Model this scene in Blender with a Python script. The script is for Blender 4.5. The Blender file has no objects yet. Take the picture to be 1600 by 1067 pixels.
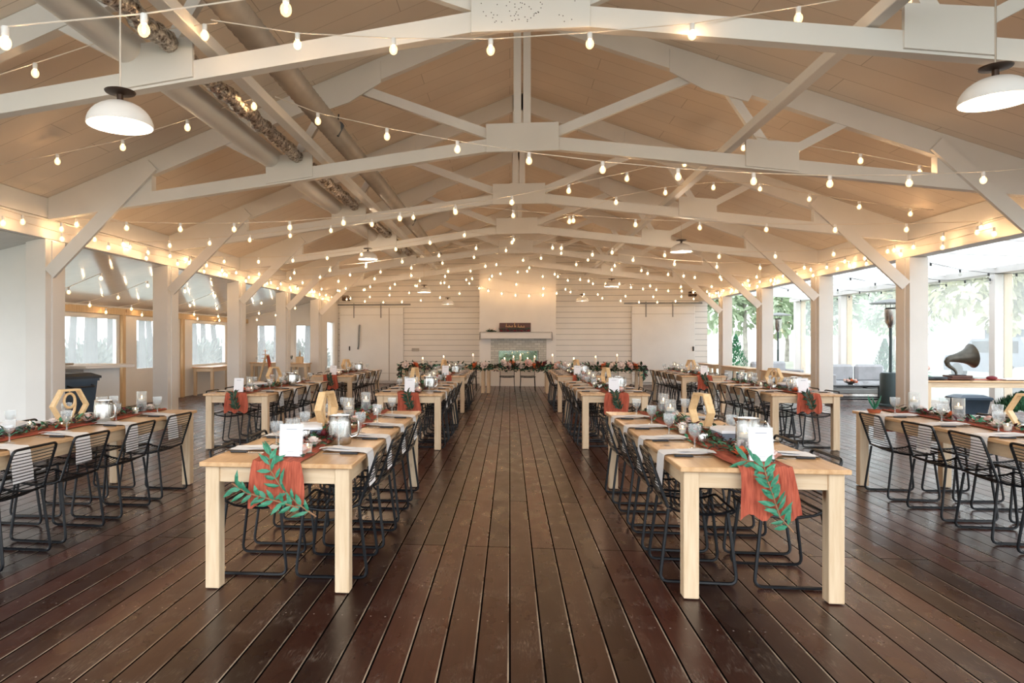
import bpy, math, random
from mathutils import Vector, Matrix
R = random.Random(7)
PI = math.pi
SC = bpy.context.scene
COL = SC.collection
rad = math.radians

# ------------------------------------------------------------------ photo geometry (measured from the photograph)
T = 0.1                                   # tan of the camera's yaw against the building
CO = math.cos(math.atan(T))
CAMH = 1.47
FV, FU = 1067 / CO, 1067 / CO / CO
def at(px, py, dp):                       # a point of the place from a pixel and a measured depth
    x = (px - 797) * dp / FU
    return Vector((x, dp + T * x, CAMH - (py - 532.5) * dp / FV))

# ------------------------------------------------------------------ mesh builder
class MB:
    def __init__(s):
        s.v, s.f, s.m = [], [], []
    def add(s, vs, fs, mi=0):
        o = len(s.v)
        s.v += [tuple(p) for p in vs]
        for f in fs:
            s.f.append(tuple(o + i for i in f)); s.m.append(mi)
    def box(s, a, b, mi=0, M=None):
        x0, y0, z0 = a; x1, y1, z1 = b
        vs = [Vector(p) for p in ((x0,y0,z0),(x1,y0,z0),(x1,y1,z0),(x0,y1,z0),(x0,y0,z1),(x1,y0,z1),(x1,y1,z1),(x0,y1,z1))]
        if M: vs = [M @ p for p in vs]
        s.add(vs, [(3,2,1,0),(4,5,6,7),(0,1,5,4),(1,2,6,5),(2,3,7,6),(3,0,4,7)], mi)
        return s
    def bbox(s, a, b, c=0.006, mi=0, M=None):          # box with chamfered edges
        a = Vector(a); b = Vector(b); pts = []
        ce = (a + b) / 2; h = (b - a) / 2
        c = min(c, *(h * 0.9))
        idx = {}
        for sx in (-1,1):
            for sy in (-1,1):
                for sz in (-1,1):
                    for ax in range(3):
                        d = [h[0]-c, h[1]-c, h[2]-c]; d[ax] = h[ax]
                        idx[(sx,sy,sz,ax)] = len(pts)
                        pts.append(ce + Vector((sx*d[0], sy*d[1], sz*d[2])))
        fs = []
        def q(l):
            p = [pts[i] for i in l]
            n = (p[1]-p[0]).cross(p[2]-p[0])
            m = sum(p, Vector()) / len(p) - ce
            fs.append(tuple(l) if n.dot(m) > 0 else tuple(reversed(l)))
        for ax in range(3):
            o1, o2 = [k for k in range(3) if k != ax]
            for sg in (-1, 1):
                l = []
                for (u, w) in ((-1,-1),(1,-1),(1,1),(-1,1)):
                    k = [0,0,0]; k[ax] = sg; k[o1] = u; k[o2] = w
                    l.append(idx[(*k, ax)])
                q(l)
            for u in (-1,1):
                for w in (-1,1):
                    k0 = [0,0,0]; k0[o1] = u; k0[o2] = w
                    ka = k0[:]; ka[ax] = -1; kb = k0[:]; kb[ax] = 1
                    q([idx[(*ka,o1)], idx[(*kb,o1)], idx[(*kb,o2)], idx[(*ka,o2)]])
        for sx in (-1,1):
            for sy in (-1,1):
                for sz in (-1,1):
                    q([idx[(sx,sy,sz,0)], idx[(sx,sy,sz,1)], idx[(sx,sy,sz,2)]])
        if M: pts = [M @ p for p in pts]
        s.add(pts, fs, mi); return s
    def bar(s, p0, p1, w, h, up=(0,0,1), mi=0, c=0.0):  # rectangular bar from p0 to p1, h along up
        p0, p1 = Vector(p0), Vector(p1)
        d = p1 - p0; L = d.length; d.normalize()
        side = d.cross(Vector(up)).normalized(); u2 = side.cross(d)
        M = Matrix((side, d, u2)).transposed().to_4x4(); M.translation = p0
        if c: s.bbox((-w/2,0,-h/2),(w/2,L,h/2),c,mi,M)
        else: s.box((-w/2,0,-h/2),(w/2,L,h/2),mi,M)
        return s
    def tube(s, pts, r, n=6, closed=False, mi=0, caps=True):
        pts = [Vector(p) for p in pts]; N = len(pts)
        rr = r if isinstance(r, (list, tuple)) else [r]*N
        ref = None; rings = []
        for i, p in enumerate(pts):
            if closed: d = pts[(i+1) % N] - pts[i-1]
            else: d = pts[min(i+1, N-1)] - pts[max(i-1, 0)]
            if d.length < 1e-9: d = Vector((0,0,1))
            d.normalize()
            if ref is None:
                ref = d.orthogonal().normalized()
            ref = (ref - d * ref.dot(d))
            if ref.length < 1e-6: ref = d.orthogonal()
            ref.normalize(); b = d.cross(ref)
            rings.append([p + (ref*math.cos(2*PI*k/n) + b*math.sin(2*PI*k/n)) * rr[i] for k in range(n)])
        vs = [q for g in rings for q in g]; fs = []
        for i in range(N if closed else N-1):
            j = (i+1) % N
            for k in range(n):
                l = (k+1) % n
                fs.append((i*n+k, i*n+l, j*n+l, j*n+k))
        if not closed and caps:
            fs.append(tuple(reversed(range(n)))); fs.append(tuple((N-1)*n + k for k in range(n)))
        s.add(vs, fs, mi); return s
    def lathe(s, prof, n=16, mi=0, M=None, c=(0,0,0), capb=False, capt=False):
        vs = []; fs = []; P = len(prof); c = Vector(c)
        for (r, z) in prof:
            for k in range(n):
                a = 2*PI*k/n
                vs.append(Vector((r*math.cos(a), r*math.sin(a), z)) + c)
        for i in range(P-1):
            for k in range(n):
                l = (k+1) % n
                fs.append((i*n+k, i*n+l, (i+1)*n+l, (i+1)*n+k))
        if capb: fs.append(tuple(reversed(range(n))))
        if capt: fs.append(tuple((P-1)*n+k for k in range(n)))
        if M: vs = [M @ v for v in vs]
        s.add(vs, fs, mi); return s
    def ball(s, c, r, n=10, m=7, mi=0, M=None):
        rx, ry, rz = (r if isinstance(r, (tuple, list)) else (r,r,r))
        c = Vector(c); vs = [c + Vector((0,0,-rz))]; fs = []
        for i in range(1, m):
            t = PI*i/m
            for k in range(n):
                a = 2*PI*k/n
                vs.append(c + Vector((rx*math.sin(t)*math.cos(a), ry*math.sin(t)*math.sin(a), -rz*math.cos(t))))
        vs.append(c + Vector((0,0,rz))); top = len(vs)-1
        for k in range(n):
            l = (k+1) % n
            fs.append((0, 1+l, 1+k)); fs.append((top, top-n+k, top-n+l))
            for i in range(m-2):
                fs.append((1+i*n+k, 1+i*n+l, 1+(i+1)*n+l, 1+(i+1)*n+k))
        if M: vs = [M @ v for v in vs]
        s.add(vs, fs, mi); return s
    def grid(s, rows, mi=0, closed=False):              # rows of points -> quads
        w = len(rows[0]); vs = [p for r_ in rows for p in r_]; fs = []
        for i in range(len(rows)-1):
            for k in range(w if closed else w-1):
                l = (k+1) % w
                fs.append((i*w+k, i*w+l, (i+1)*w+l, (i+1)*w+k))
        s.add(vs, fs, mi); return s
    def prism(s, poly, y0, y1, mi=0):                   # polygon of (x,z) counter-clockwise, extruded along y
        n = len(poly)
        vs = [(x, y0, z) for x, z in poly] + [(x, y1, z) for x, z in poly]
        fs = [tuple(range(n)), tuple(reversed(range(n, 2*n)))]
        for k in range(n):
            l = (k+1) % n
            fs.append((k, k+n, l+n, l))
        s.add(vs, fs, mi); return s
    def leaf(s, base, d, up, L, W, mi=0, bend=0.15):
        base, d, up = Vector(base), Vector(d).normalized(), Vector(up)
        side = d.cross(up)
        if side.length < 1e-4: side = d.orthogonal()
        side.normalize(); nn = side.cross(d)
        def P(t, w, h): return base + d*(L*t) + side*(W*w) + nn*(L*h)
        s.add([P(0,0,0), P(.3,-.42,.03), P(.3,0,-.02+bend*.3), P(.3,.42,.03), P(.65,-.4,-.02), P(.65,0,bend*.35-.03), P(.65,.4,-.02), P(1,0,-bend)],
              [(0,1,2),(0,2,3),(1,4,5,2),(2,5,6,3),(4,7,5),(5,7,6)], mi)
        return s
    def mesh(s, name, mats, smooth=False):
        me = bpy.data.meshes.new(name)
        me.from_pydata(s.v, [], s.f)
        for m in (mats if isinstance(mats, (list, tuple)) else [mats]): me.materials.append(m)
        me.polygons.foreach_set('material_index', s.m)
        if smooth:
            me.polygons.foreach_set('use_smooth', [True]*len(s.f))
        me.update(); me.validate()
        if smooth:
            try: me.set_sharp_from_angle(angle=rad(45))
            except Exception: pass
        return me
    def build(s, name, mats, parent=None, smooth=False, loc=None, rz=0):
        return inst(name, s.mesh(name, mats, smooth), parent, loc, rz)

def inst(name, me, parent=None, loc=None, rz=0):
    o = bpy.data.objects.new(name, me); COL.objects.link(o)
    if parent: o.parent = parent
    if loc is not None: o.location = loc
    if rz: o.rotation_euler = (0, 0, rz)
    return o
def tag(o, label, cat, group=None, kind=None):
    if label: o['label'] = label
    if cat: o['category'] = cat
    if group: o['group'] = group
    if kind: o['kind'] = kind
    return o
def thing(name, label, cat, loc=(0,0,0), rz=0, group=None):
    o = bpy.data.objects.new(name, None); COL.objects.link(o)
    o.empty_display_size = .1; o.location = loc; o.rotation_euler = (0,0,rz)
    return tag(o, label, cat, group)
def struct(o, label, cat):
    return tag(o, label, cat, kind='structure')
def dup(root, loc, rz=0, label=None, group=None):
    r = root.copy(); COL.objects.link(r); r.location = loc; r.rotation_euler = (0,0,rz)
    if label: r['label'] = label
    if group: r['group'] = group
    for ch in list(root.children):
        c = ch.copy(); COL.objects.link(c); c.parent = r
        for g in list(ch.children):
            d = g.copy(); COL.objects.link(d); d.parent = c
    return r
def fillet(pts, r, k=4, closed=False):
    pts = [Vector(p) for p in pts]; N = len(pts); out = []
    for i, p in enumerate(pts):
        if not closed and i in (0, N-1): out.append(p); continue
        a, b = pts[i-1], pts[(i+1) % N]
        da, db = (a-p), (b-p)
        ra = min(r, da.length*.45); rb = min(r, db.length*.45)
        A = p + da.normalized()*ra; B = p + db.normalized()*rb
        for j in range(k+1):
            t = j/k
            out.append(A*(1-t)**2 + p*2*t*(1-t) + B*t*t)
    return out

# ------------------------------------------------------------------ materials
def srgb(r, g, b):
    f = lambda c: (c/255/12.92) if c/255 <= .04045 else ((c/255+.055)/1.055)**2.4
    return (f(r), f(g), f(b), 1)
class NT:
    def __init__(s, name):
        s.mat = bpy.data.materials.new(name); s.mat.use_nodes = True
        s.t = s.mat.node_tree; s.t.nodes.clear()
        s.out = s.n('ShaderNodeOutputMaterial')
    def n(s, typ, **kw):
        nd = s.t.nodes.new(typ)
        for k, v in kw.items(): setattr(nd, k, v)
        return nd
    def l(s, a, b): s.t.links.new(a, b)
    def inp(s, nd, **kw):
        for k, v in kw.items():
            k = k.replace('_', ' ')
            if hasattr(v, 'is_output') or isinstance(v, bpy.types.NodeSocket): s.l(v, nd.inputs[k])
            else: nd.inputs[k].default_value = v
        return nd
    def math(s, op, a, b=0.0):
        nd = s.n('ShaderNodeMath', operation=op)
        for i, v in enumerate((a, b)):
            if isinstance(v, bpy.types.NodeSocket): s.l(v, nd.inputs[i])
            else: nd.inputs[i].default_value = v
        return nd.outputs[0]
    def mix(s, fac, a, b, typ='MIX'):
        nd = s.n('ShaderNodeMix', data_type='RGBA', blend_type=typ)
        for i, v in ((0, fac), (6, a), (7, b)):
            if isinstance(v, bpy.types.NodeSocket): s.l(v, nd.inputs[i])
            else: nd.inputs[i].default_value = v
        return nd.outputs[2]
    def coord(s, scale=(1,1,1), rot=(0,0,0), src='Object', loc=(0,0,0)):
        tc = s.n('ShaderNodeTexCoord'); mp = s.n('ShaderNodeMapping')
        mp.inputs['Scale'].default_value = scale; mp.inputs['Rotation'].default_value = rot; mp.inputs['Location'].default_value = loc
        s.l(tc.outputs[src], mp.inputs['Vector']); return mp.outputs[0]
    def noise(s, vec, scale=5, detail=3, rough=.5):
        nd = s.n('ShaderNodeTexNoise'); s.l(vec, nd.inputs['Vector'])
        nd.inputs['Scale'].default_value = scale; nd.inputs['Detail'].default_value = detail
        nd.inputs['Roughness'].default_value = rough
        return nd.outputs['Fac']
    def ramp(s, fac, stops):
        nd = s.n('ShaderNodeValToRGB'); s.l(fac, nd.inputs[0])
        e = nd.color_ramp.elements
        while len(e) < len(stops): e.new(.5)
        for el, (p, c) in zip(e, stops): el.position = p; el.color = c
        return nd.outputs[0]
    def bsdf(s, **kw):
        b = s.n('ShaderNodeBsdfPrincipled'); s.inp(b, **kw); s.l(b.outputs[0], s.out.inputs[0]); return b
    def bump(s, h, strength=.3, dist=.01):
        nd = s.n('ShaderNodeBump'); s.l(h, nd.inputs['Height'])
        nd.inputs['Strength'].default_value = strength; nd.inputs['Distance'].default_value = dist
        return nd.outputs[0]

def plain(name, col, rough=.5, metal=0.0, var=.06, scale=6, **kw):
    m = NT(name)
    c2 = tuple(c*(1-var*2) for c in col[:3]) + (1,)
    c1 = tuple(min(1, c*(1+var)) for c in col[:3]) + (1,)
    f = m.noise(m.coord(), scale, 3)
    c = m.ramp(f, [(.3, c2), (.7, c1)])
    m.bsdf(Base_Color=c, Roughness=rough, Metallic=metal, **kw)
    return m.mat
def emit(name, col, st):
    m = NT(name); e = m.n('ShaderNodeEmission'); m.inp(e, Color=col, Strength=st); m.l(e.outputs[0], m.out.inputs[0]); return m.mat

def wood(name, axis, a, b, knot, rough=.45, sc=1.0):
    m = NT(name)
    k = 14*sc; s = [k, k, k]; s[axis] = 1.1*sc
    v = m.coord(tuple(s))
    g = m.noise(v, 2.2, 4, .6)
    c = m.ramp(g, [(.3, a), (.7, b)])
    s2 = [3.2, 3.2, 3.2]; s2[axis] = 1.6
    vo = m.n('ShaderNodeTexVoronoi'); m.l(m.coord(tuple(s2)), vo.inputs['Vector']); vo.inputs['Scale'].default_value = 1.25
    kn = m.ramp(vo.outputs['Distance'], [(.05, (1,1,1,1)), (.12, (0,0,0,1))])
    c = m.mix(kn, c, knot)
    oi = m.n('ShaderNodeObjectInfo')
    tint = m.ramp(oi.outputs['Random'], [(0, (.9,.88,.86,1)), (1, (1,1,1,1))])
    c = m.mix(1.0, c, tint, 'MULTIPLY')
    m.bsdf(Base_Color=c, Roughness=rough, Normal=m.bump(g, .08, .004))
    return m.mat
PA, PB, PK = srgb(212,183,147), srgb(231,209,178), srgb(120,74,40)
pine = [wood('pine_grain_%s' % 'xyz'[i], i, PA, PB, PK) for i in range(3)]
pinetop = wood('pine_tabletop', 1, srgb(204,158,112), srgb(226,188,144), PK, .3)
birch = wood('birch_ply', 0, srgb(222,184,132), srgb(240,210,164), srgb(190,140,90))
postwood = wood('raw_post_wood', 2, srgb(200,168,124), srgb(226,196,154), PK, .6)
brownwood = wood('brown_wood', 0, srgb(70,36,24), srgb(98,52,34), srgb(40,20,14))

def painted(name, col, lines=None, rough=.5, axis=2):
    m = NT(name)
    f = m.noise(m.coord((1,1,1)), 1.7, 4)
    c = m.ramp(f, [(.3, tuple(x*.93 for x in col[:3])+(1,)), (.7, col)])
    f2 = m.noise(m.coord((40,40,4)), 1.0, 2)
    kw = {}
    if lines:
        tc = m.n('ShaderNodeTexCoord'); sp = m.n('ShaderNodeSeparateXYZ'); m.l(tc.outputs['Object'], sp.inputs[0])
        fr = m.math('FRACT', m.math('DIVIDE', sp.outputs[axis], lines))
        ln = m.math('LESS_THAN', fr, .075)
        c = m.mix(ln, c, tuple(x*.42 for x in col[:3])+(1,))
    m.bsdf(Base_Color=c, Roughness=rough, Normal=m.bump(f2, .05, .003))
    return m.mat
WHITE = srgb(230,226,221)
white = painted('white_painted_wood', WHITE)
shiplap = painted('white_shiplap', srgb(232,227,220), .19)
doorwhite = painted('white_door_paint', srgb(232,230,226))
plaster = painted('white_plaster', srgb(236,232,226))
def ceiling_mat():
    m = NT('ceiling_sheathing')
    br = m.n('ShaderNodeTexBrick'); m.l(m.coord((1,1,1)), br.inputs['Vector'])
    m.inp(br, Color1=srgb(243,230,215), Color2=srgb(239,224,208), Mortar=srgb(196,180,162), Scale=1.0,
          Mortar_Size=.004, Brick_Width=2.44, Row_Height=.36, Mortar_Smooth=.2)
    f = m.noise(m.coord((1,1,1)), .6, 3)
    c = m.mix(.6, br.outputs['Color'], m.ramp(f, [(.3, (.85,.85,.85,1)), (.7, (1,1,1,1))]), 'MULTIPLY')
    m.bsdf(Base_Color=c, Roughness=.6)
    return m.mat
ceilmat = ceiling_mat()
def floor_mat():
    m = NT('dark_deck_boards')
    v = m.coord((1,1,1), (0,0,PI/2))
    br = m.n('ShaderNodeTexBrick', offset=.29, offset_frequency=3); m.l(v, br.inputs['Vector'])
    m.inp(br, Color1=(0,0,0,1), Color2=(1,1,1,1), Mortar=(.5,.5,.5,1), Scale=1.0, Mortar_Size=.005,
          Brick_Width=4.9, Row_Height=.156, Mortar_Smooth=.1, Bias=0)
    fac = br.outputs['Fac']
    col = m.ramp(br.outputs['Color'], [(0, srgb(48,29,24)), (.5, srgb(70,39,30)), (1, srgb(90,49,38))])
    g = m.noise(m.coord((26,1.2,1)), 2.0, 5, .65)
    col = m.mix(.55, col, m.ramp(g, [(.3, (.45,.45,.45,1)), (.72, (1.25,1.2,1.15,1))]), 'MULTIPLY')
    # pale scuffs, heaviest by the entrance
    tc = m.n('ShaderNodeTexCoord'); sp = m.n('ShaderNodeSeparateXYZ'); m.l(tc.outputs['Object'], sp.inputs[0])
    near = m.ramp(m.math('DIVIDE', sp.outputs[1], 10.0), [(.3,(1,1,1,1)), (.75,(.12,.12,.12,1))])
    sc = m.noise(m.coord((1.3,.9,1)), 2.6, 6, .72)
    fine = m.noise(m.coord((60,8,1)), 2.0, 3, .7)
    worn = m.math('MULTIPLY', m.ramp(sc, [(.5,(0,0,0,1)), (.68,(1,1,1,1))]), m.ramp(fine, [(.48,(0,0,0,1)), (.66,(1,1,1,1))]))
    col = m.mix(m.math('MULTIPLY', worn, m.math('MULTIPLY', near, .95)), col, srgb(150,134,120))
    col = m.mix(1.0, col, m.ramp(m.math('DIVIDE', sp.outputs[1], 10.0), [(.28,(.55,.56,.58,1)), (.62,(1,1,1,1))]), 'MULTIPLY')  # all boards multiplied darker towards the front end
    # pale worn board edges next to the gaps
    br2 = m.n('ShaderNodeTexBrick', offset=.29, offset_frequency=3); m.l(m.coord((1,1,1), (0,0,PI/2), loc=(0,.005,0)), br2.inputs['Vector'])
    m.inp(br2, Color1=(0,0,0,1), Color2=(0,0,0,1), Mortar=(1,1,1,1), Scale=1.0, Mortar_Size=.0075, Brick_Width=4.9, Row_Height=.156, Mortar_Smooth=.3)
    edge = m.math('MULTIPLY', br2.outputs['Fac'], m.ramp(m.noise(m.coord((3,.7,1)), 2.2, 4, .6), [(.38,(0,0,0,1)), (.56,(1,1,1,1))]))
    col = m.mix(m.math('MULTIPLY', edge, m.math('MULTIPLY', near, .9)), col, srgb(168,150,132))
    col = m.mix(fac, col, srgb(7,6,6))
    # nail rows over the joists
    fy = m.math('SUBTRACT', m.math('FRACT', m.math('DIVIDE', sp.outputs[1], .8)), .5)
    fx = m.math('SUBTRACT', m.math('FRACT', m.math('DIVIDE', sp.outputs[0], .078)), .5)
    d2 = m.math('ADD', m.math('POWER', m.math('MULTIPLY', fy, .8), 2), m.math('POWER', m.math('MULTIPLY', fx, .078), 2))
    nail = m.math('LESS_THAN', d2, .000018)
    col = m.mix(m.math('MULTIPLY', nail, m.math('MULTIPLY', near, .7)), col, srgb(190,180,170))
    rg = m.ramp(m.noise(m.coord((2,1.0,1)), 3, 4), [(.3,(.24,.24,.24,1)), (.7,(.34,.34,.34,1))])
    h = m.math('SUBTRACT', 1.0, fac)
    m.bsdf(Base_Color=col, Roughness=rg, Specular_IOR_Level=m.math('MULTIPLY', h, .34))
    return m.mat
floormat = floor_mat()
def glassmat(name, tint=(.96,.98,.98,1), amt=1.0, film=0.0):
    m = NT(name)
    tr = m.n('ShaderNodeBsdfTransparent'); m.inp(tr, Color=tint)
    gl = m.n('ShaderNodeBsdfGlossy'); m.inp(gl, Color=(1,1,1,1), Roughness=.04)
    fr = m.n('ShaderNodeFresnel'); fr.inputs[0].default_value = 1.45
    mx = m.n('ShaderNodeMixShader')
    ge = m.n('ShaderNodeNewGeometry')
    fac = m.math('MULTIPLY', m.math('MULTIPLY', fr.outputs[0], amt), m.math('SUBTRACT', 1.0, ge.outputs['Backfacing']))
    m.l(fac, mx.inputs[0]); m.l(tr.outputs[0], mx.inputs[1]); m.l(gl.outputs[0], mx.inputs[2])
    df = m.n('ShaderNodeBsdfDiffuse'); m.inp(df, Color=(.9,.92,.93,1)); m2 = m.n('ShaderNodeMixShader'); m2.inputs[0].default_value = film
    m.l(mx.outputs[0], m2.inputs[1]); m.l(df.outputs[0], m2.inputs[2])
    m.l(m2.outputs[0], m.out.inputs[0]); return m.mat
glass = glassmat('clear_glass', (.94,.955,.96,1), 2.2, .1)
def vinylmat(name, amt):
    m = NT(name)
    tr = m.n('ShaderNodeBsdfTransparent'); m.inp(tr, Color=(.97,.985,.99,1))
    df = m.n('ShaderNodeBsdfTranslucent'); m.inp(df, Color=(.9,.93,.95,1))
    d2 = m.n('ShaderNodeBsdfDiffuse'); m.inp(d2, Color=(.9,.93,.95,1))
    a = m.n('ShaderNodeMixShader'); a.inputs[0].default_value = .35; m.l(df.outputs[0], a.inputs[1]); m.l(d2.outputs[0], a.inputs[2])
    f = m.ramp(m.noise(m.coord((1,1,.3)), 1.5, 3), [(.3,(amt*.8,)*3+(1,)), (.7,(amt*1.2,)*3+(1,))])
    mx = m.n('ShaderNodeMixShader'); m.l(f, mx.inputs[0]); m.l(tr.outputs[0], mx.inputs[1]); m.l(a.outputs[0], mx.inputs[2])
    m.l(mx.outputs[0], m.out.inputs[0]); return m.mat
vinyl = vinylmat('clear_vinyl', .2)
roofvinyl = vinylmat('translucent_roof_sheet', .75)
def bulbshell():
    m = NT('bulb_glass_glow')
    tr = m.n('ShaderNodeBsdfTransparent'); m.inp(tr, Color=(1,.97,.93,1))
    e = m.n('ShaderNodeEmission'); m.inp(e, Color=(1,.62,.28,1), Strength=1.0)
    a = m.n('ShaderNodeAddShader'); m.l(tr.outputs[0], a.inputs[0]); m.l(e.outputs[0], a.inputs[1]); m.l(a.outputs[0], m.out.inputs[0])
    return m.mat
shellmat = bulbshell()
filament = emit('bulb_filament', (1,.62,.31,1), 185)
lampglow = emit('lamp_bulb_glow', (1,.84,.62,1), 12)
flamem = emit('candle_flame', (1,.6,.25,1), 14)
blackm = plain('black_powder_coat', srgb(14,18,24), .4, .2, .1)
blackp = plain('black_plastic', srgb(40,46,54), .42)
navyp = plain('slate_plastic', srgb(62,80,98), .45)
steel = plain('brushed_steel', srgb(205,203,198), .22, 1.0, .03)
linen = plain('white_linen', srgb(250,250,252), .85, 0, .015, 20)
cream = plain('cream_cushion', srgb(176,176,180), .9)
rust = None
def rustmat():
    m = NT('rust_gauze')
    w = m.noise(m.coord((60,6,6)), 1.5, 3)
    c = m.ramp(w, [(.3, srgb(150,66,48)), (.7, srgb(196,100,74))])
    m.bsdf(Base_Color=c, Roughness=.9, Normal=m.bump(w, .5, .006)); return m.mat
rust = rustmat()
teal = plain('eucalyptus_leaf', srgb(60,138,106), .5, 0, .2, 14)
dkgreen = plain('dark_leaf', srgb(34,66,42), .5, 0, .25, 14)
burgleaf = plain('burgundy_leaf', srgb(72,26,40), .5, 0, .2, 14)
stemm = plain('stem_brown', srgb(150,112,82), .7)
pet_w = plain('petal_white', srgb(246,232,226), .7, 0, .05)
pet_p = plain('petal_blush', srgb(240,196,184), .7, 0, .06)
pet_o = plain('petal_orange', srgb(228,112,62), .7, 0, .1)
pet_r = plain('petal_burgundy', srgb(112,28,38), .7, 0, .1)
waxm = plain('candle_wax', srgb(246,236,220), .5, 0, .02)
cardm = plain('white_card', srgb(246,246,250), .6, 0, .01)
greyink = plain('grey_ink', srgb(150,156,170), .7)
foil = None
def foilmat():
    m = NT('crinkled_foil')
    n = m.noise(m.coord((1,1,1)), 26, 3, .7)
    c = m.ramp(n, [(.35, srgb(90,74,62)), (.65, srgb(236,226,214))])
    m.bsdf(Base_Color=c, Metallic=.85, Roughness=.3, Normal=m.bump(n, .9, .02)); return m.mat
foil = foilmat()
greyduct = plain('grey_duct', srgb(170,162,152), .55, .2)
bronze = plain('dark_bronze', srgb(70,52,42), .45, .5)
shade = plain('white_enamel', srgb(238,236,234), .3, 0, .01)
brick = None
def brickmat():
    m = NT('whitewashed_brick')
    br = m.n('ShaderNodeTexBrick'); m.l(m.coord((1,1,1), (PI/2,0,0)), br.inputs['Vector'])
    m.inp(br, Color1=srgb(214,212,204), Color2=srgb(190,188,178), Mortar=srgb(168,166,158), Scale=1.0, Mortar_Size=.008, Brick_Width=.2, Row_Height=.075)
    m.bsdf(Base_Color=br.outputs['Color'], Roughness=.8, Normal=m.bump(br.outputs['Fac'], .3, .004)); return m.mat
brick = brickmat()
burgcloth = plain('burgundy_cloth', srgb(92,40,36), .9)
gold = plain('gold_paint', srgb(214,170,110), .4, .4)
hornm = plain('aged_horn_metal', srgb(96,92,84), .4, .6, .2)
tankm = plain('heater_green_black', srgb(44,60,62), .45, .1)
annexceil = plain('glossy_annex_ceiling', srgb(202,200,198), .12, 0, .02)
cordm = plain('white_cord', srgb(226,214,200), .6)
darkcord = plain('dark_cord', srgb(60,60,60), .6)
clearbulb = glassmat('unlit_bulb_glass', (.9,.9,.88,1), 2)
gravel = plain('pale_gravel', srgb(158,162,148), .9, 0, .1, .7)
treeleaf = plain('pale_foliage', srgb(190,206,178), .8, 0, .2, 1.2)  # outdoor haze put into the pale leaf colours of the trees
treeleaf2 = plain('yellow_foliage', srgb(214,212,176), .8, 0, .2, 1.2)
palebark = plain('pale_bark', srgb(168,164,156), .9, 0, .2, 3)
barkm = plain('grey_bark', srgb(84,84,84), .9, 0, .2, 3)
shrubm = plain('evergreen_foliage', srgb(52,110,74), .7, 0, .25, 9)
carwhite = plain('vehicle_white', srgb(176,180,184), .3)
cargrey = plain('vehicle_grey', srgb(122,128,138), .3)
cardark = plain('vehicle_dark', srgb(52,58,60), .4)
redlamp = plain('red_lens', srgb(216,70,70), .3)
terracotta = plain('terracotta', srgb(180,98,66), .7)
greyrug = plain('grey_metal', srgb(140,140,138), .5, .4)

# ------------------------------------------------------------------ world, camera
w = bpy.data.worlds.new('overcast'); SC.world = w; w.use_nodes = True
wt = w.node_tree; bg = wt.nodes['Background']
tc = wt.nodes.new('ShaderNodeTexCoord'); sp = wt.nodes.new('ShaderNodeSeparateXYZ'); rp = wt.nodes.new('ShaderNodeValToRGB')
wt.links.new(tc.outputs['Generated'], sp.inputs[0]); wt.links.new(sp.outputs[2], rp.inputs[0]); wt.links.new(rp.outputs[0], bg.inputs[0])
rp.color_ramp.elements[0].color = (.95,.98,1.0,1); rp.color_ramp.elements[0].position = .0
rp.color_ramp.elements[1].color = (.90,.955,1.0,1); rp.color_ramp.elements[1].position = .6
bg.inputs[1].default_value = 3.2
cam = bpy.data.objects.new('camera', bpy.data.cameras.new('camera')); COL.objects.link(cam)
cam.location = (0,0,CAMH); cam.rotation_euler = (PI/2, 0, math.atan(T))
cam.data.sensor_width = 36; cam.data.lens = 24.0; cam.data.shift_x = .06875; cam.data.clip_end = 400; cam.data.clip_start = .05
SC.camera = cam
SC.view_settings.view_transform = 'Standard'
SC.view_settings.look = 'None'
SC.view_settings.exposure = 0.38
SC.cycles.max_bounces = 8; SC.cycles.diffuse_bounces = 4; SC.cycles.glossy_bounces = 3; SC.cycles.transparent_max_bounces = 32
SC.cycles.transmission_bounces = 4; SC.cycles.sample_clamp_indirect = 6; SC.cycles.caustics_reflective = False; SC.cycles.caustics_refractive = False
SC.cycles.use_denoising = True

# ------------------------------------------------------------------ building shell
XC, HW = .15, 6.18                       # ridge line and half width
XL, XR = XC-HW, XC+HW                    # inner faces: -6.03 / 6.33
EAVE, SL = 3.36, .375
YB = 23.8                                # back wall
def zr(x): return EAVE + SL*(HW-abs(x-XC))
ORD = ['first','second','third','fourth','fifth','sixth','seventh','eighth','ninth','tenth','eleventh','twelfth']

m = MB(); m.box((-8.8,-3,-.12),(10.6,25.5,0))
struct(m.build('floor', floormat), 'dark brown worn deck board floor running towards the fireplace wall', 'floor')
for sgn, nm in ((-1,'left'), (1,'right')):
    xe = XC + sgn*(HW+.38); ze = zr(xe)
    m = MB(); th = .08
    a = [Vector((XC,-1,zr(XC))), Vector((xe,-1,ze)), Vector((xe,YB+.3,ze)), Vector((XC,YB+.3,zr(XC)))]
    if sgn > 0: a.reverse()
    m.add(a + [p + Vector((0,0,th)) for p in a], [(0,1,2,3),(7,6,5,4),(0,4,5,1),(1,5,6,2),(2,6,7,3),(3,7,4,0)])
    struct(m.build('ceiling_'+nm, ceilmat), 'pale tan boarded %s slope of the vaulted ceiling' % nm, 'ceiling')

# header beams along both column lines
for sgn, nm in ((-1,'left'), (1,'right')):
    xi = XC + sgn*HW; xo = xi + sgn*.28
    root = thing('header_beam', 'white boxed header beam along the %s row of columns' % nm, 'beam', (xi, 4, 2.82))
    y1 = YB-4
    m = MB(); m.bbox((min(0,sgn*.28), 0, .27),(max(0,sgn*.28), y1, .53), .004); m.build('upper_board', white, root)
    m = MB(); m.bbox((min(sgn*.012,sgn*.28), 0, 0),(max(sgn*.012,sgn*.28), y1, .265), .004); m.build('lower_board', white, root)
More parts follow.
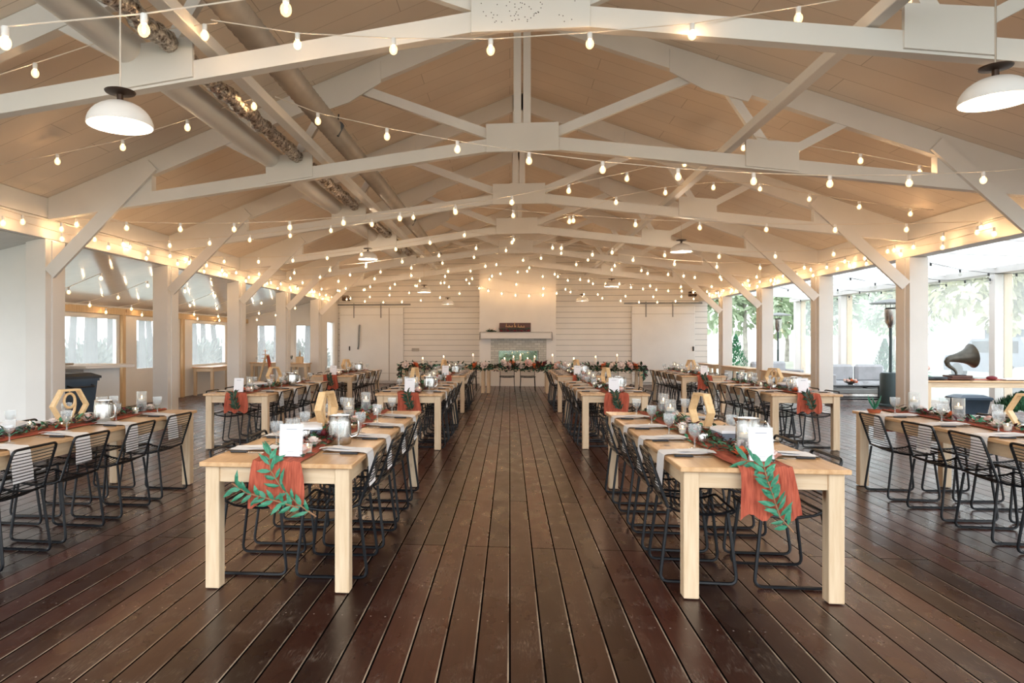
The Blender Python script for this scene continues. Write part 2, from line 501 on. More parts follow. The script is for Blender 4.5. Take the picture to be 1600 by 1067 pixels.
# columns
COLY = [8.35, 11.55, 14.75, 17.95, 21.15]
for sgn, nm in ((-1,'left'), (1,'right')):
    for i, y in enumerate(COLY):
        if sgn > 0 and i == 0: continue
        k = i if sgn < 0 else i-1
        xi = XC + sgn*HW
        root = thing('column', 'white square column, %s from the front in the %s row' % (ORD[k], nm), 'column', (xi+sgn*.14, y+.2, 0), 0, 'white columns along the %s side' % nm)
        m = MB(); m.bbox((-.14,-.2,0),(.14,.2,2.815), .005); m.build('shaft', white, root)
        m = MB(); m.bbox((-sgn*.14-.022,-.09,0),(-sgn*.14+.022,.11,2.8), .004); m.build('pilaster_board', white, root)

# roof trusses
def truss(y, label):
    root = thing('roof_truss', label, 'roof truss', (XC, y, 0), 0, 'white timber roof trusses')
    th = .05
    for s in (-1,1):
        def pr(name, poly, y0, y1):
            mb = MB(); p = [(s*x, z) for x, z in poly]
            if s < 0: p.reverse()
            mb.prism(p, y0, y1); mb.build(name, white, root)
        D = .28
        rz_ = lambda x: EAVE + SL*(HW-x)
        cb = lambda x: 3.80 - .127*(x-.43)
        pr('rafter', [(0, rz_(0)-D), (HW, rz_(HW)-D), (HW, rz_(HW)-.004), (0, rz_(0)-.004)], -th, th)
        pr('lower_chord', [(.1, cb(.1)), (HW-.01, cb(HW)), (HW-.01, cb(HW)+.155), (.1, cb(.1)+.155)], -th-.012, th-.012)
        pr('heel_plate', [(4.75, cb(4.75)+.004), (HW-.004, cb(HW)+.004), (HW-.004, rz_(HW)-.02), (4.75, rz_(4.75)-D+.02)], -th-.006, th+.006)
        g = .1
        pr('rafter_gusset', [(1.75, rz_(1.75)-D-.05), (2.15, rz_(2.15)-D-.13), (2.65, rz_(2.65)-D-.1), (2.8, rz_(2.8)-.06), (1.75, rz_(1.75)-.06)], -th-.028, -th)
        pr('chord_gusset', [(2.62, cb(2.62)+.02), (3.22, cb(3.22)+.02), (3.22, 3.80), (2.62, 3.86)], -th-.036, -th)
        def web(a, b, wd=.1):
            a = Vector((s*a[0], 0, a[1])); b = Vector((s*b[0], 0, b[1]))
            mb = MB(); mb.bar(a, b, .07, wd, up=(0,-1,0) if False else (b-a).cross(Vector((0,1,0))).normalized()); mb.build('web', white, root)
        web((.4, 4.02), (2.1, 4.67), .115)
        web((2.42, 4.5), (2.86, 3.8), .1)
        web((3.16, 3.72), (3.85, 4.08), .1)
        a = Vector((s*(HW-.05), 0, 2.36)); b = Vector((s*4.72, 0, 3.74))
        mb = MB(); mb.bar(a + Vector((0,-.085,0)), b + Vector((0,-.085,0)), .045, .17, up=(b-a).cross(Vector((0,1,0))).normalized()); mb.build('knee_brace', white, root)
    mb = MB(); mb.bbox((-.44,-th-.045,3.785),(.44,-th,4.13), .004); mb.build('centre_gusset', white, root)
    for x0, x1 in ((-.105,-.012),(.012,.105)):
        mb = MB(); mb.bbox((x0,-th,4.1),(x1,th,zr(XC)-.02), .004); mb.build('king_post', white, root)
    return root
def nail_heads(root):
    rr = random.Random(4); m = MB()
    for i in range(70):
        x = rr.uniform(-.4,.4); z = rr.uniform(3.82,4.1)
        if i > 25: x = rr.gauss(-.1,.14); z = rr.uniform(3.85,4.1)
        if abs(x) > .42: continue
        m.ball((x,-.096,z), (.004,.002,.004), 6, 4)
    m.build('nail_heads', bronze, root)
TY = [5.2, 8.45, 11.65, 14.85, 18.05, 21.25]
for i, y in enumerate(TY):
    t_ = truss(y, 'white timber roof truss with plywood gussets, %s counting from the front' % ORD[i])
    if i == 0: nail_heads(t_)

# longitudinal beam on the right, ducts on the left
m = MB(); m.bbox((-.05,3.5,-.05),(.05,YB-.1,.05), .005)
tag(m.build('longitudinal_brace', white, loc=(2.58,0,3.765)), 'long thin white timber lying on the right truss chords', 'timber')
m = MB(); m.tube([(0,3.2,0),(0,10,0),(0,YB-4.2,0)], .13, 20)
tag(m.build('air_duct', white, smooth=True, loc=(-3.02,0,3.80)), 'long round white air duct lying on the left truss chords', 'duct')
m = MB(); pts = []; rr = []
for i in range(250):
    y = 3.2 + i*.064; pts.append((.012*math.sin(i*.7), y, .012*math.cos(i*.9))); rr.append(.082 if i % 2 else .066)
m.tube(pts, rr, 10)
tag(m.build('flexible_foil_duct', foil, loc=(-2.66,0,3.80)), 'crinkled silver foil duct between white duct and thin white timber', 'duct')
m = MB(); m.bbox((-.055,3.2,-.05),(.055,YB-2,.05), .005)
tag(m.build('ceiling_timber', white, loc=(-2.36,0,3.80)), 'long thin white timber beside the foil duct on left', 'timber')
m = MB(); pts = []; rr = []
for i in range(300):
    y = 3.2 + i*.06; pts.append((0, y, 0)); rr.append(.125 if i % 2 else .118)
m.tube(pts, rr, 12)
tag(m.build('ribbed_duct', greyduct, smooth=True, loc=(-2.12,0,4.02)), 'long grey ribbed duct above the left timber', 'duct')
for i, y in enumerate((8.2, 14.5)):
    root = thing('ceiling_spotlight', 'black ceiling spotlight by the left ducts at the %s truss' % ORD[(1,3)[i]], 'spotlight', (-2.05, y-.2, 4.0), 0, 'black spotlights by the ducts')
    m = MB(); m.lathe([(.02,.1),(.05,.08),(.055,-.06),(.045,-.07)], 12, M=Matrix.Rotation(.5,4,'Y'), capb=True, capt=True); m.build('lamp_head', blackp, root, True)
    m = MB(); m.tube([(0,0,.08),(0,.05,.2)], .01, 6); m.build('arm', blackp, root)

# ------------------------------------------------------------------ back wall with fireplace
def gable(x0, x1, y0, y1, zb, mat, name):
    m = MB()
    xs = sorted(set([x0, x1] + ([XC] if x0 < XC < x1 else [])))
    poly = [(x0, zb), (x1, zb)] + [(x, zr(x)) for x in reversed(xs)]
    m.prism(poly, y0, y1); return m.build(name, mat)
FX0, FX1, FY = -1.0, 1.5, 22.6
OP = (-.38, .94, .72, 1.17)              # firebox opening x0 x1 z0 z1
m = MB()
def gp(mb, x0, x1, z0, z1=None, y0=YB, y1=YB+.15):
    if z1 is not None: mb.box((x0,y0,z0),(x1,y1,z1))
    else:
        xs = sorted(set([x0,x1] + ([XC] if x0 < XC < x1 else [])))
        mb.prism([(x0,z0),(x1,z0)] + [(x, zr(x)) for x in reversed(xs)], y0, y1)
gp(m, XL-.3, OP[0], 0); gp(m, OP[1], XR+.3, 0); gp(m, OP[0], OP[1], 0, OP[2]); gp(m, OP[0], OP[1], OP[3])
struct(m.build('wall_back', shiplap), 'white horizontal shiplap end wall behind the fireplace', 'wall')
root = thing('fireplace', 'white plastered chimney breast with see-through brick firebox', 'fireplace', (0, FY, 0)); root['kind'] = 'structure'
m = MB(); d = YB-FY-.003
def cp(x0, x1, z0, z1=None): gp(m, x0, x1, z0, z1, 0, d)
cp(FX0, OP[0]-.25, 0); cp(OP[1]+.25, FX1, 0); cp(OP[0]-.25, OP[1]+.25, 0, OP[2]); cp(OP[0]-.25, OP[1]+.25, 1.56)
m.build('chimney_breast', plaster, root)
m = MB(); m.box((OP[0]-.25,.02,OP[2]),(OP[0],d,1.56)); m.box((OP[1],.02,OP[2]),(OP[1]+.25,d,1.56)); m.box((OP[0],.02,OP[3]),(OP[1],d,1.56))
m.build('brick_surround', brick, root)
m = MB(); m.box((OP[0],.7,OP[2]),(OP[1],.72,OP[3])); m.build('firebox_pane', glass, root)
m = MB(); m.bbox((-.95,-.28,1.56),(1.33,-.003,1.755), .01)
mantel = m.build('mantel_shelf', white, root)
# runner draped over the mantel
m = MB(); rows = []
for (x, z) in ((-.985,1.52),(-.98,1.765),(-.95,1.785),(1.33,1.785),(1.36,1.765),(1.365,1.50)):
    rows.append([(x, FY-.285, z), (x, FY-.03, z)])
m.grid(rows); tag(m.build('mantel_runner', burgcloth), 'dark burgundy cloth runner draped over the ends of mantel', 'runner')
root = thing('mantel_sign', 'brown wooden sign with gold script on the fireplace mantel', 'sign', (.22, FY-.12, 1.79))
m = MB(); m.bbox((-.56,-.02,0),(.46,.02,.29), .006); m.build('board', brownwood, root)
m = MB()
def scribble(mb, x0, x1, z, h, n):
    pts = []
    for i in range(n*8+1):
        t = i/(n*8); a = t*n*2*PI
        hh = h*(1.7 if i < 8 else 1)*(1 + .35*math.sin(i*.37))
        pts.append((x0 + (x1-x0)*t + .010*math.sin(a*1.0), -.026, z + hh*.5*(1-math.cos(a))))
    mb.tube(pts, .007, 5)
scribble(m, -.36, -.12, .15, .05, 5); scribble(m, -.08, -.02, .15, .07, 2); scribble(m, .03, .26, .14, .05, 5)
m.build('gold_script', gold, root)
m = MB()
for i in range(9):
    x = -.5 + i*.11; m.ball((x, -.04, .04+.02*(i % 2)), (.045,.02,.04), 8, 5, i % 2)
    for k in range(4): m.leaf((x,-.035,.05), (R.uniform(-1,1),-.2,R.uniform(.1,1)), (0,-1,0), .1, .035, 2)
m.build('flower_trim', [pet_r, burgleaf, dkgreen], root, True)
root = thing('mantel_flowers', 'small loose spray of pale flowers left of mantel sign', 'flowers', (-.58, FY-.13, 1.788))
m = MB()
for i in range(26): m.leaf((R.uniform(-.12,.1),R.uniform(-.04,.04),.0), (R.uniform(-1,1),R.uniform(-.4,.4),R.uniform(.3,1)), (0,-1,0), R.uniform(.06,.13), .03)
m.build('foliage', dkgreen, root)
m = MB()
for i in range(7): m.ball((R.uniform(-.15,.12),R.uniform(-.05,.05),R.uniform(.05,.13)), .025, 7, 5)
m.build('blossoms', pet_w, root, True)

# barn doors
def barn_door(n, x0, x1, hx, label):
    root = thing('door_%d' % n, label, 'door', ((x0+x1)/2, YB, 0)); root['kind'] = 'structure'
    hw = (x1-x0)/2
    m = MB(); m.bbox((-hw,-.09,.08),(hw,-.03,2.66), .008); m.build('panel', doorwhite, root)
    m = MB(); m.box((-hw,-.096,2.40),(hw,-.091,2.41)); m.box((-hw,-.096,.35),(hw,-.091,.36)); m.build('rail_seam', greyduct, root)
    m = MB(); m.bbox((-hw-.25,-.06,2.74),(hw+.25,-.035,2.8), .004); m.build('track', greyrug, root)
    for x in (-hw*.55, hw*.3):
        m = MB(); m.bbox((x-.02,-.105,2.3),(x+.02,-.092,2.82), .004); m.build('hanger_strap', greyrug, root)
    m = MB(); m.bbox((hx-.02,-.13,1.15),(hx+.02,-.09,1.3), .006); m.build('handle', blackm, root)
    return root
d1 = barn_door(1, -6.0, -3.72, -.78, 'white sliding barn door left of the shiplap wall')
m = MB(); m.tube(fillet([(0,-.1,2.05),(0,-.14,2.0),(-.03,-.14,1.3),(-.06,-.1,1.2)], .05), .03, 8); m.build('pull_bar', greyrug, d1, True, loc=(-.42,0,0))
m = MB(); m.box((.62,-.096,.09),(.65,-.091,2.65)); m.build('centre_seam', greyduct, d1)
barn_door(2, 4.12, 6.2, .98, 'white sliding barn door at the right end of back wall')
m = MB(); m.bbox((XL,YB-.03,0),(FX0-.003,YB-.001,.14), .005); m.bbox((FX1+.003,YB-.03,0),(XR,YB-.001,.14), .005)
struct(m.build('baseboard_back', white), 'white baseboard along the back wall', 'baseboard')
m = MB(); m.bbox((-.13,-.03,-.055),(.13,0,.055), .006)
tag(m.build('wall_vent', greyduct, loc=(-3.3,YB-.002,1.18)), 'small grey rectangular vent on the left shiplap', 'vent')
m = MB(); m.bbox((-.13,-.12,-.09),(.13,.12,.09), .02)
tag(m.build('wall_speaker', bronze, loc=(-5.7,YB-.35,2.98)), 'small brown speaker box high above the left barn door', 'speaker')
m = MB(); m.bbox((-.12,-.1,-.08),(.12,.1,.08), .02)
tag(m.build('wall_speaker', bronze, loc=(6.05,YB-.35,3.05)), 'small brown speaker box high above the right barn door', 'speaker')

# ------------------------------------------------------------------ left annex
AX = -8.65; AE = 21.7
def wall_x(mb, x0, x1, y0, y1, z0, z1, ops):   # wall thin in x, openings along y
    ys = y0
    for (a, b, c, d) in ops:
        if a > ys: mb.box((x0,ys,z0),(x1,a,z1))
        mb.box((x0,a,z0),(x1,b,c)); mb.box((x0,a,d),(x1,b,z1)); ys = b
    if ys < y1: mb.box((x0,ys,z0),(x1,y1,z1))
LW = [(11.0,14.35,.8,2.0),(15.1,17.15,.8,2.0),(17.9,20.15,.8,2.0)]
m = MB(); wall_x(m, AX-.12, AX, 8.5, AE, 0, 2.3, LW)
struct(m.build('wall_left', plaster), 'white outer wall of left side room with windows', 'wall')
EW = [(-8.28,-7.28,.7,2.02),(-6.98,-6.34,.7,2.02)]
m = MB(); xs = AX
for (a,b,c,d) in EW:
    m.box((xs,AE,0),(a,AE+.12,2.75)); m.box((a,AE,0),(b,AE+.12,c)); m.box((a,AE,d),(b,AE+.12,2.75)); xs = b
if xs < XL-.28: m.box((xs,AE,0),(XL-.28,AE+.12,2.75))
struct(m.build('wall_left_end', plaster), 'white end wall of left side room with two windows', 'wall')
m = MB(); wall_x(m, XL-.2, XL-.05, 21.56, YB, 0, 2.82, [(22.35,23.3,.55,2.15)])
struct(m.build('wall_left_corner', plaster), 'short white wall between last left column and back wall', 'wall')
def win(n, axis, a, b, z0, z1, pos, lab):
    root = thing('window_%d' % n, lab, 'window'); root['kind'] = 'structure'
    f = .035
    m = MB()
    def bx(u0,u1,w0,w1,mb):
        if axis == 'x': mb.box((pos-.05,u0,w0),(pos-.01,u1,w1))
        else: mb.box((u0,pos+.01,w0),(u1,pos+.05,w1))
    bx(a,b,z0,z0+f,m); bx(a,b,z1-f,z1,m); bx(a,a+f,z0+f,z1-f,m); bx(b-f,b,z0+f,z1-f,m)
    m.build('window_frame', white, root)
    m = MB()
    if axis == 'x': m.box((pos-.032,a+f,z0+f),(pos-.028,b-f,z1-f))
    else: m.box((a+f,pos+.028,z0+f),(b-f,pos+.032,z1-f))
    m.build('pane', vinyl, root)
for i, (a,b,c,d) in enumerate(LW): win(i+1, 'x', a, b, c, d, AX, 'clear vinyl window %s in the left side room wall' % ('nearest the bar','in the middle','farthest from the bar')[i])
for i, (a,b,c,d) in enumerate(EW): win(i+4, 'y', a, b, c, d, AE, 'clear vinyl window %s of the side room end wall' % ('at the left','at the right')[i])
win(6, 'x', 22.35, 23.3, .55, 2.15, XL-.08, 'narrow bright window beside the left barn door')
for i, y in enumerate((14.42, 17.22, 20.22)):
    m = MB(); m.bbox((0,0,0),(.07,.13,2.2), .005)
    struct(m.build('trim_%d' % (i+1), postwood, loc=(AX+.002,y,0)), 'raw wood post beside a side room window', 'trim')
m = MB(); m.bbox((0,8.7,2.06),(.1,AE-.02,2.2), .005)
struct(m.build('trim_4', postwood, loc=(AX+.002,0,0)), 'raw wood rail above the left side room windows', 'trim')
m = MB(); p = [Vector((XL-.1,1,2.812)),Vector((XL-.1,AE,2.812)),Vector((AX-.1,AE,2.22)),Vector((AX-.1,1,2.22))]  # stretch in front of the partition added to shade it from the sky
m.add(p + [q+Vector((0,0,.06)) for q in p], [(0,1,2,3),(7,6,5,4),(0,4,5,1),(1,5,6,2),(2,6,7,3),(3,7,4,0)])
struct(m.build('ceiling_annex', annexceil), 'glossy pale sloped ceiling of the left side room', 'ceiling')
m = MB(); m.box((AX-.12,8.42,0),(XL-.283,8.5,2.82))
struct(m.build('wall_partition', doorwhite), 'white partition wall left of the first left column', 'wall')
# bar counter
root = thing('bar_counter', 'white bar counter in the left side room', 'bar counter')
m = MB(); top = [(AX+.05,10.3),(-6.75,10.3),(-6.5,11.3),(-6.8,11.7),(AX+.05,11.7)]
def slab(mb, poly, z0, z1, mi=0):
    n = len(poly); vs = [(x,y,z0) for x,y in poly]+[(x,y,z1) for x,y in poly]
    mb.add(vs, [tuple(reversed(range(n))), tuple(range(n,2*n))] + [(k,(k+1)%n,n+(k+1)%n,n+k) for k in range(n)], mi)
slab(m, top, 1.03, 1.075); m.build('counter_top', white, root)
m = MB(); slab(m, [(AX+.08,10.55),(-6.95,10.55),(-6.75,11.25),(-7.0,11.55),(AX+.08,11.55)], 0, 1.03); m.build('counter_front', doorwhite, root)
m = MB(); m.bbox((-.24,-.17,0),(.24,.17,.03), .01)
tag(m.build('serving_board', greyduct, loc=(-7.6,10.75,1.076)), 'flat grey board lying on the white bar counter', 'board')
# black bin cart
root = thing('trash_bin', 'large black lidded bin in front of white bar counter', 'bin', (-6.82, 9.9, 0), -.35)
m = MB()
rows = [[(-sx*.5,-sy*.5,z),(sx*.5,-sy*.5,z),(sx*.5,sy*.5,z),(-sx*.5,sy*.5,z)] for (sx,sy,z) in ((.5,.5,.06),(.62,.64,.86),(.66,.68,.86),(.66,.68,.9))]
m.grid(rows, closed=True); m.add(rows[0], [(3,2,1,0)]); m.add(rows[-1], [(0,1,2,3)]); m.build('body', navyp, root)
m = MB(); rows = [[(-sx*.5,-sy*.5,z),(sx*.5,-sy*.5,z),(sx*.5,sy*.5,z),(-sx*.5,sy*.5,z)] for (sx,sy,z) in ((.7,.72,.9),(.7,.72,.935),(.5,.5,.985))]
m.grid(rows, closed=True); m.add(rows[-1], [(0,1,2,3)]); m.build('lid', blackp, root)
m = MB(); m.tube(fillet([(.33,-.2,.8),(.42,-.2,.78),(.42,.2,.78),(.33,.2,.8)], .04), .014, 6); m.build('handle', blackp, root)
for y in (-.25,.25):
    m = MB(); m.lathe([(.07,-.02),(.07,.02)], 12, M=Matrix.Translation((.2,y,.07)) @ Matrix.Rotation(PI/2,4,'X'), capb=True, capt=True); m.build('wheel', blackm, root)

# ------------------------------------------------------------------ furniture prototypes
def make_table(W, L, H, name='dining_table', legw=.085, topm=None):
    root = thing(name, '', '')
    tt, ap = .028, .095
    m = MB(); m.bbox((-W/2,-L/2,H-tt),(W/2,L/2,H), .004); m.build('tabletop', topm or pinetop, root)
    ix, iy = W/2-.025, L/2-.03
    for sy in (-1,1):
        m = MB(); y = sy*(iy-.012); m.bbox((-ix+legw,min(y,y-sy*.024),H-tt-ap),(ix-legw,max(y,y-sy*.024),H-tt-.0005), .002); m.build('apron', pine[0], root)
    for sx in (-1,1):
        m = MB(); x = sx*(ix-.012); m.bbox((min(x,x-sx*.024),-iy+legw,H-tt-ap),(max(x,x-sx*.024),iy-legw,H-tt-.0005), .002); m.build('apron', pine[1], root)
        for sy in (-1,1):
            x0, x1 = sorted((sx*ix, sx*(ix-legw))); y0, y1 = sorted((sy*iy, sy*(iy-legw)))
            m = MB(); m.bbox((x0,y0,.006),(x1,y1,H-tt-.0005), .004)
            m.bbox((x0+.02,y0+.02,0),(x1-.02,y1-.02,.006), .001, 1); m.build('leg', [pine[2], blackp], root)
    return root
TW, TL, TH = .92, 3.06, .76
proto_t = make_table(TW, TL, TH)

def make_chair():
    root = thing('wire_chair', '', '')
    # sled legs
    for s in (-1,1):
        m = MB(); p = [(.165,s*.20,.445),(.215,s*.222,.011),(-.235,s*.222,.011),(-.18,s*.20,.445)]
        m.tube(fillet(p, .05, 4), .0105, 6)
        m.build('sled_leg', blackm, root, True)
    prof = [(-.185,.462),(-.13,.437),(-.05,.424),(.05,.42),(.13,.432),(.185,.452),(.205,.45)]
    m = MB()
    for s in (-1,1):
        m.tube([(x, s*(.208+.012*max(0,x)/.2), z) for x, z in prof], .008, 6)
    m.tube([(.205,-.22,.45),(.207,0,.444),(.205,.22,.45)], .008, 6)
    m.tube([(-.185,-.208,.462),(-.187,0,.455),(-.185,.208,.462)], .008, 6)
    def zp(x):
        for (a,b),(c,d) in zip(prof, prof[1:]):
            if a <= x <= c: return b + (d-b)*(x-a)/(c-a)
        return .45
    for i in range(13):
        x = -.158 + i*.0275; z = zp(x)
        m.tube([(x,-.21,z),(x,-.09,z-.012),(x,.09,z-.012),(x,.21,z)], .0036, 4, caps=False)
    m.build('seat', blackm, root, True)
    m = MB()
    p = [(-.183,-.21,.455),(-.292,-.205,.772),(-.292,.205,.772),(-.183,.21,.455)]
    m.tube(fillet(p, .035, 4), .0095, 6)
    for i in range(12):
        t = .12 + i*.071
        x = -.183 - .109*t; z = .455 + .317*t
        m.tube([(x,-.208,z),(x-.012,-.08,z),(x-.012,.08,z),(x,.208,z)], .0036, 4, caps=False)
    m.build('backrest', blackm, root, True)
    return root
proto_c = make_chair()

# napkin (x outwards from the table centre, hangs over the edge at TW/2)
def make_napkin(v):
    rr = random.Random(v); e = TW/2
    m = MB(); rows = []
    prof = [(.16,.004),(.20,.016),(.26,.012),(.33,.010),(.40,.009),(e-.01,.008),(e+.006,.002),(e+.011,-.03),(e+.014,-.09),(e+.018,-.15),(e+.022,-.205-.02*rr.random())]
    for i, (x, z) in enumerate(prof):
        wv = (.06,.1,.098,.096,.095,.095,.095,.095,.095,.096,.098)[i] * (1+.05*rr.uniform(-1,1))
        rows.append([(x + (.02*math.sin(k*1.3+v) if i == 0 else 0), -wv + 2*wv*k/6 + .008*math.sin(i*.8+v), TH + .001 + z + (.004 if i < 6 else 0)*math.sin(k*1.9+i+v)**2) for k in range(7)])
    m.grid(rows)
    n = len(rows)*7
    # folded second layer on the table
    rows2 = [[(x, -.055+.11*k/4 + .01*math.sin(v+i), TH+.016+z+.004*math.sin(k+i)) for k in range(5)] for i, (x, z) in enumerate(((.14,.002),(.19,.008),(.27,.005),(.36,.001)))]
    m.grid(rows2)
    return m.mesh('napkin', linen, True)
napkins = [make_napkin(v) for v in range(3)]
m = MB(); m.bbox((.30,-.011,TH+.001),(.415,.011,TH+.014), .005); knife_handle = m.mesh('knife_handle', blackp)
m = MB(); m.bbox((.19,-.009,TH+.002),(.30,.009,TH+.006), .001); knife_blade = m.mesh('knife_blade', steel)
# goblet
m = MB(); m.lathe([(.001,.004),(.034,.003),(.036,.006),(.008,.014),(.006,.03),(.006,.07),(.02,.08),(.036,.1),(.042,.13),(.043,.165),(.0405,.165),(.038,.13),(.03,.102),(.003,.084)], 14)
goblet = m.mesh('water_goblet', glass, True)
# steel pitcher
def make_pitcher():
    root = thing('steel_pitcher', '', '')
    m = MB(); m.lathe([(.001,0),(.072,0),(.078,.01),(.08,.06),(.076,.15),(.072,.185),(.075,.195),(.07,.195),(.068,.18),(.072,.06),(.001,.012)], 20); m.build('body', steel, root, True)
    m = MB(); m.tube(fillet([(.075,0,.17),(.125,0,.17),(.13,0,.06),(.078,0,.045)], .04), .008, 8); m.build('handle', steel, root, True)
    m = MB(); m.add([(-.072,-.02,.19),(-.072,.02,.19),(-.098,0,.2),(-.074,0,.15)], [(0,2,3),(1,3,2),(0,1,2)]); m.build('spout', steel, root)
    return root
proto_p = make_pitcher()
def make_vase():
    root = thing('candle_vase', '', '')
    m = MB(); m.lathe([(.001,0),(.046,0),(.048,.004),(.048,.2),(.045,.2),(.045,.01),(.001,.01)], 16); m.build('glass_cylinder', glass, root, True)
    m = MB(); m.lathe([(.03,.105),(.034,.12),(.03,.13)], 12, capb=True, capt=True); c = m.build('floating_candle', waxm, root, True)
    m = MB(); m.ball((0,0,.145), (.006,.006,.014), 6, 5); m.build('flame', flamem, c, True)
    m = MB()
    for k in range(10): m.leaf((R.uniform(-.02,.02),R.uniform(-.02,.02),.012), (R.uniform(-.3,.3),R.uniform(-.3,.3),1), (1,0,0), R.uniform(.05,.085), .02, k % 2)
    m.build('sprig', [dkgreen, burgleaf], root)
    return root
proto_v = make_vase()
def make_votive():
    root = thing('votive_candle', '', '')
    m = MB(); m.lathe([(.001,0),(.026,0),(.032,.06),(.03,.06),(.025,.005)], 12); m.build('cup', glass, root, True)
    m = MB(); m.lathe([(.022,.004),(.025,.038)], 10, capb=True, capt=True); c = m.build('candle', waxm, root, True)
    m = MB(); m.ball((0,0,.052), (.005,.005,.012), 6, 5); m.build('flame', flamem, c, True)
    return root
proto_vo = make_votive()
def rosemesh(name, mats, r=.042, spiky=False):
    m = MB(); m.ball((0,0,r*.75), (r*.45,r*.45,r*.6), 8, 6)
    for ring, (n, rr, zz, h, tl) in enumerate(((5,.45,.45,.75,.15),(6,.65,.3,.75,.4),(7,.9,.15,.65,.75)) if not spiky else ((9,.4,.4,.6,.3),(12,.7,.25,.65,.6),(14,1.0,.1,.6,.9))):
        for k in range(n):
            a = 2*PI*(k+ring*.5)/n; ca, sa = math.cos(a), math.sin(a); wd = (PI/n*1.35 if not spiky else PI/n*.9)
            rows = []
            for j, t in enumerate((0,.5,1)):
                rad_ = r*(rr*.6 + (rr*.4+tl*.55)*t**1.3); z = r*(zz + h*t*(1.1-tl*.35*t))
                wj = wd*((.6,1,.55 if not spiky else .1)[j])
                rows.append([(rad_*math.cos(a+u*wj)*(1-.12*abs(u)), rad_*math.sin(a+u*wj)*(1-.12*abs(u)), z) for u in (-1,0,1)])
            m.grid(rows, ring % len(mats) if len(mats) > 1 else 0)
    for k in range(4):
        a = k*1.6; m.leaf((0,0,.004), (math.cos(a),math.sin(a),.12), (0,0,1), r*1.9, r*.8, len(mats))
    return m.mesh(name, list(mats)+[dkgreen], True)
flowers = {
 'white': rosemesh('rose', [pet_w], .046), 'blush': rosemesh('rose', [pet_p, pet_w], .05),
 'orange': rosemesh('dahlia', [pet_o], .045, True), 'burgundy': rosemesh('dahlia', [pet_r], .04, True)}
FN = {'white':'rose','blush':'rose','orange':'dahlia','burgundy':'dahlia'}
# card in a clear holder
def make_card():
    root = thing('table_card', '', '')
    M = Matrix.Rotation(rad(-8), 4, 'X')
    m = MB(); m.bbox((-.069,-.002,.004),(.069,.002,.195), .001, 0, M); m.build('card', cardm, root)
    m = MB(); m.box((-.074,.003,.0),(.074,.006,.2), 0, M); m.bbox((-.074,0,0),(.074,.07,.004), .001); m.build('acrylic_stand', glass, root)
    m = MB(); m.box((-.03,-.0035,.163),(.035,-.0022,.167), 0, M); m.box((-.02,-.0035,.03),(.02,-.0022,.032), 0, M); m.build('printed_line', greyink, root)
    return root
proto_card = make_card()
# hexagon sign
def make_hex(num):
    root = thing('hexagon_table_number', '', '')
    Ro, t, dp = .165, .018, .03
    c = Vector((0,0,Ro*math.cos(PI/6)))
    m = MB(); rows = []
    for k in range(7):
        a = PI/3*k; u = Vector((math.cos(a),0,math.sin(a))); ri = Ro - t/math.cos(PI/6)
        rows.append([c+u*Ro+Vector((0,-dp,0)), c+u*Ro+Vector((0,dp,0)), c+u*ri+Vector((0,dp,0)), c+u*ri+Vector((0,-dp,0))])
    m.grid(rows, closed=True); m.build('frame', birch, root)
    if num:
        m = MB(); r = .012
        ell = lambda cx, cz, ax, az, n=20: [(cx+ax*math.cos(2*PI*i/n), 0, cz+az*math.sin(2*PI*i/n)) for i in range(n)]
        z0 = .02
        if num == '0': m.tube(ell(0,.143,.05,.115,24), r, 8, True)
        if num == '8': m.tube(ell(0,.205,.042,.05), r, 8, True); m.tube(ell(0,.093,.052,.062), r, 8, True)
        if num == '9':
            m.tube(ell(0,.185,.05,.062), r, 8, True)
            m.tube([(.05,0,.185),(.052,0,.15),(.045,0,.1),(.025,0,.05),(0,0,.025)], r, 8)
        m.box((-.004,-.003,.255),(.004,.003,.275)) if num == '9' else None
        m.build('numeral', birch, root, True)
    return root
hexes = {n: make_hex(n) for n in ('9','8','0','')}
# covered dish
def make_dish():
    root = thing('covered_dish', '', '')
    m = MB()
    rows = [[(-sx,-sy,z),(sx,-sy,z),(sx,sy,z),(-sx,sy,z)] for sx,sy,z in ((.07,.11,0),(.085,.13,.05),(.092,.138,.052))]
    m.grid(rows, closed=True); m.add(rows[0], [(3,2,1,0)]); m.add(rows[-1], [(0,1,2,3)]); m.build('pan', plain('blue_grey_ceramic', srgb(150,168,184), .3) if 'blue_grey_ceramic' not in bpy.data.materials else bpy.data.materials['blue_grey_ceramic'], root)
    m = MB()
    rows = [[(-sx,-sy,z),(sx,-sy,z),(sx,sy,z),(-sx,sy,z)] for sx,sy,z in ((.088,.134,.054),(.086,.13,.072),(.05,.09,.085))]
    m.grid(rows, closed=True); m.add(rows[-1], [(0,1,2,3)]); m.build('lid', cardm, root)
    return root
proto_d = make_dish()
m = MB(); m.lathe([(.001,0),(.03,.0),(.05,.015),(.062,.04),(.058,.04),(.045,.016),(.001,.008)], 16); steelbowl = m.mesh('steel_bowl', steel, True)
m = MB(); m.lathe([(.001,0),(.03,0),(.034,.05),(.03,.062),(.026,.062),(.026,.01)], 12); tealight = m.mesh('steel_cup', steel, True)
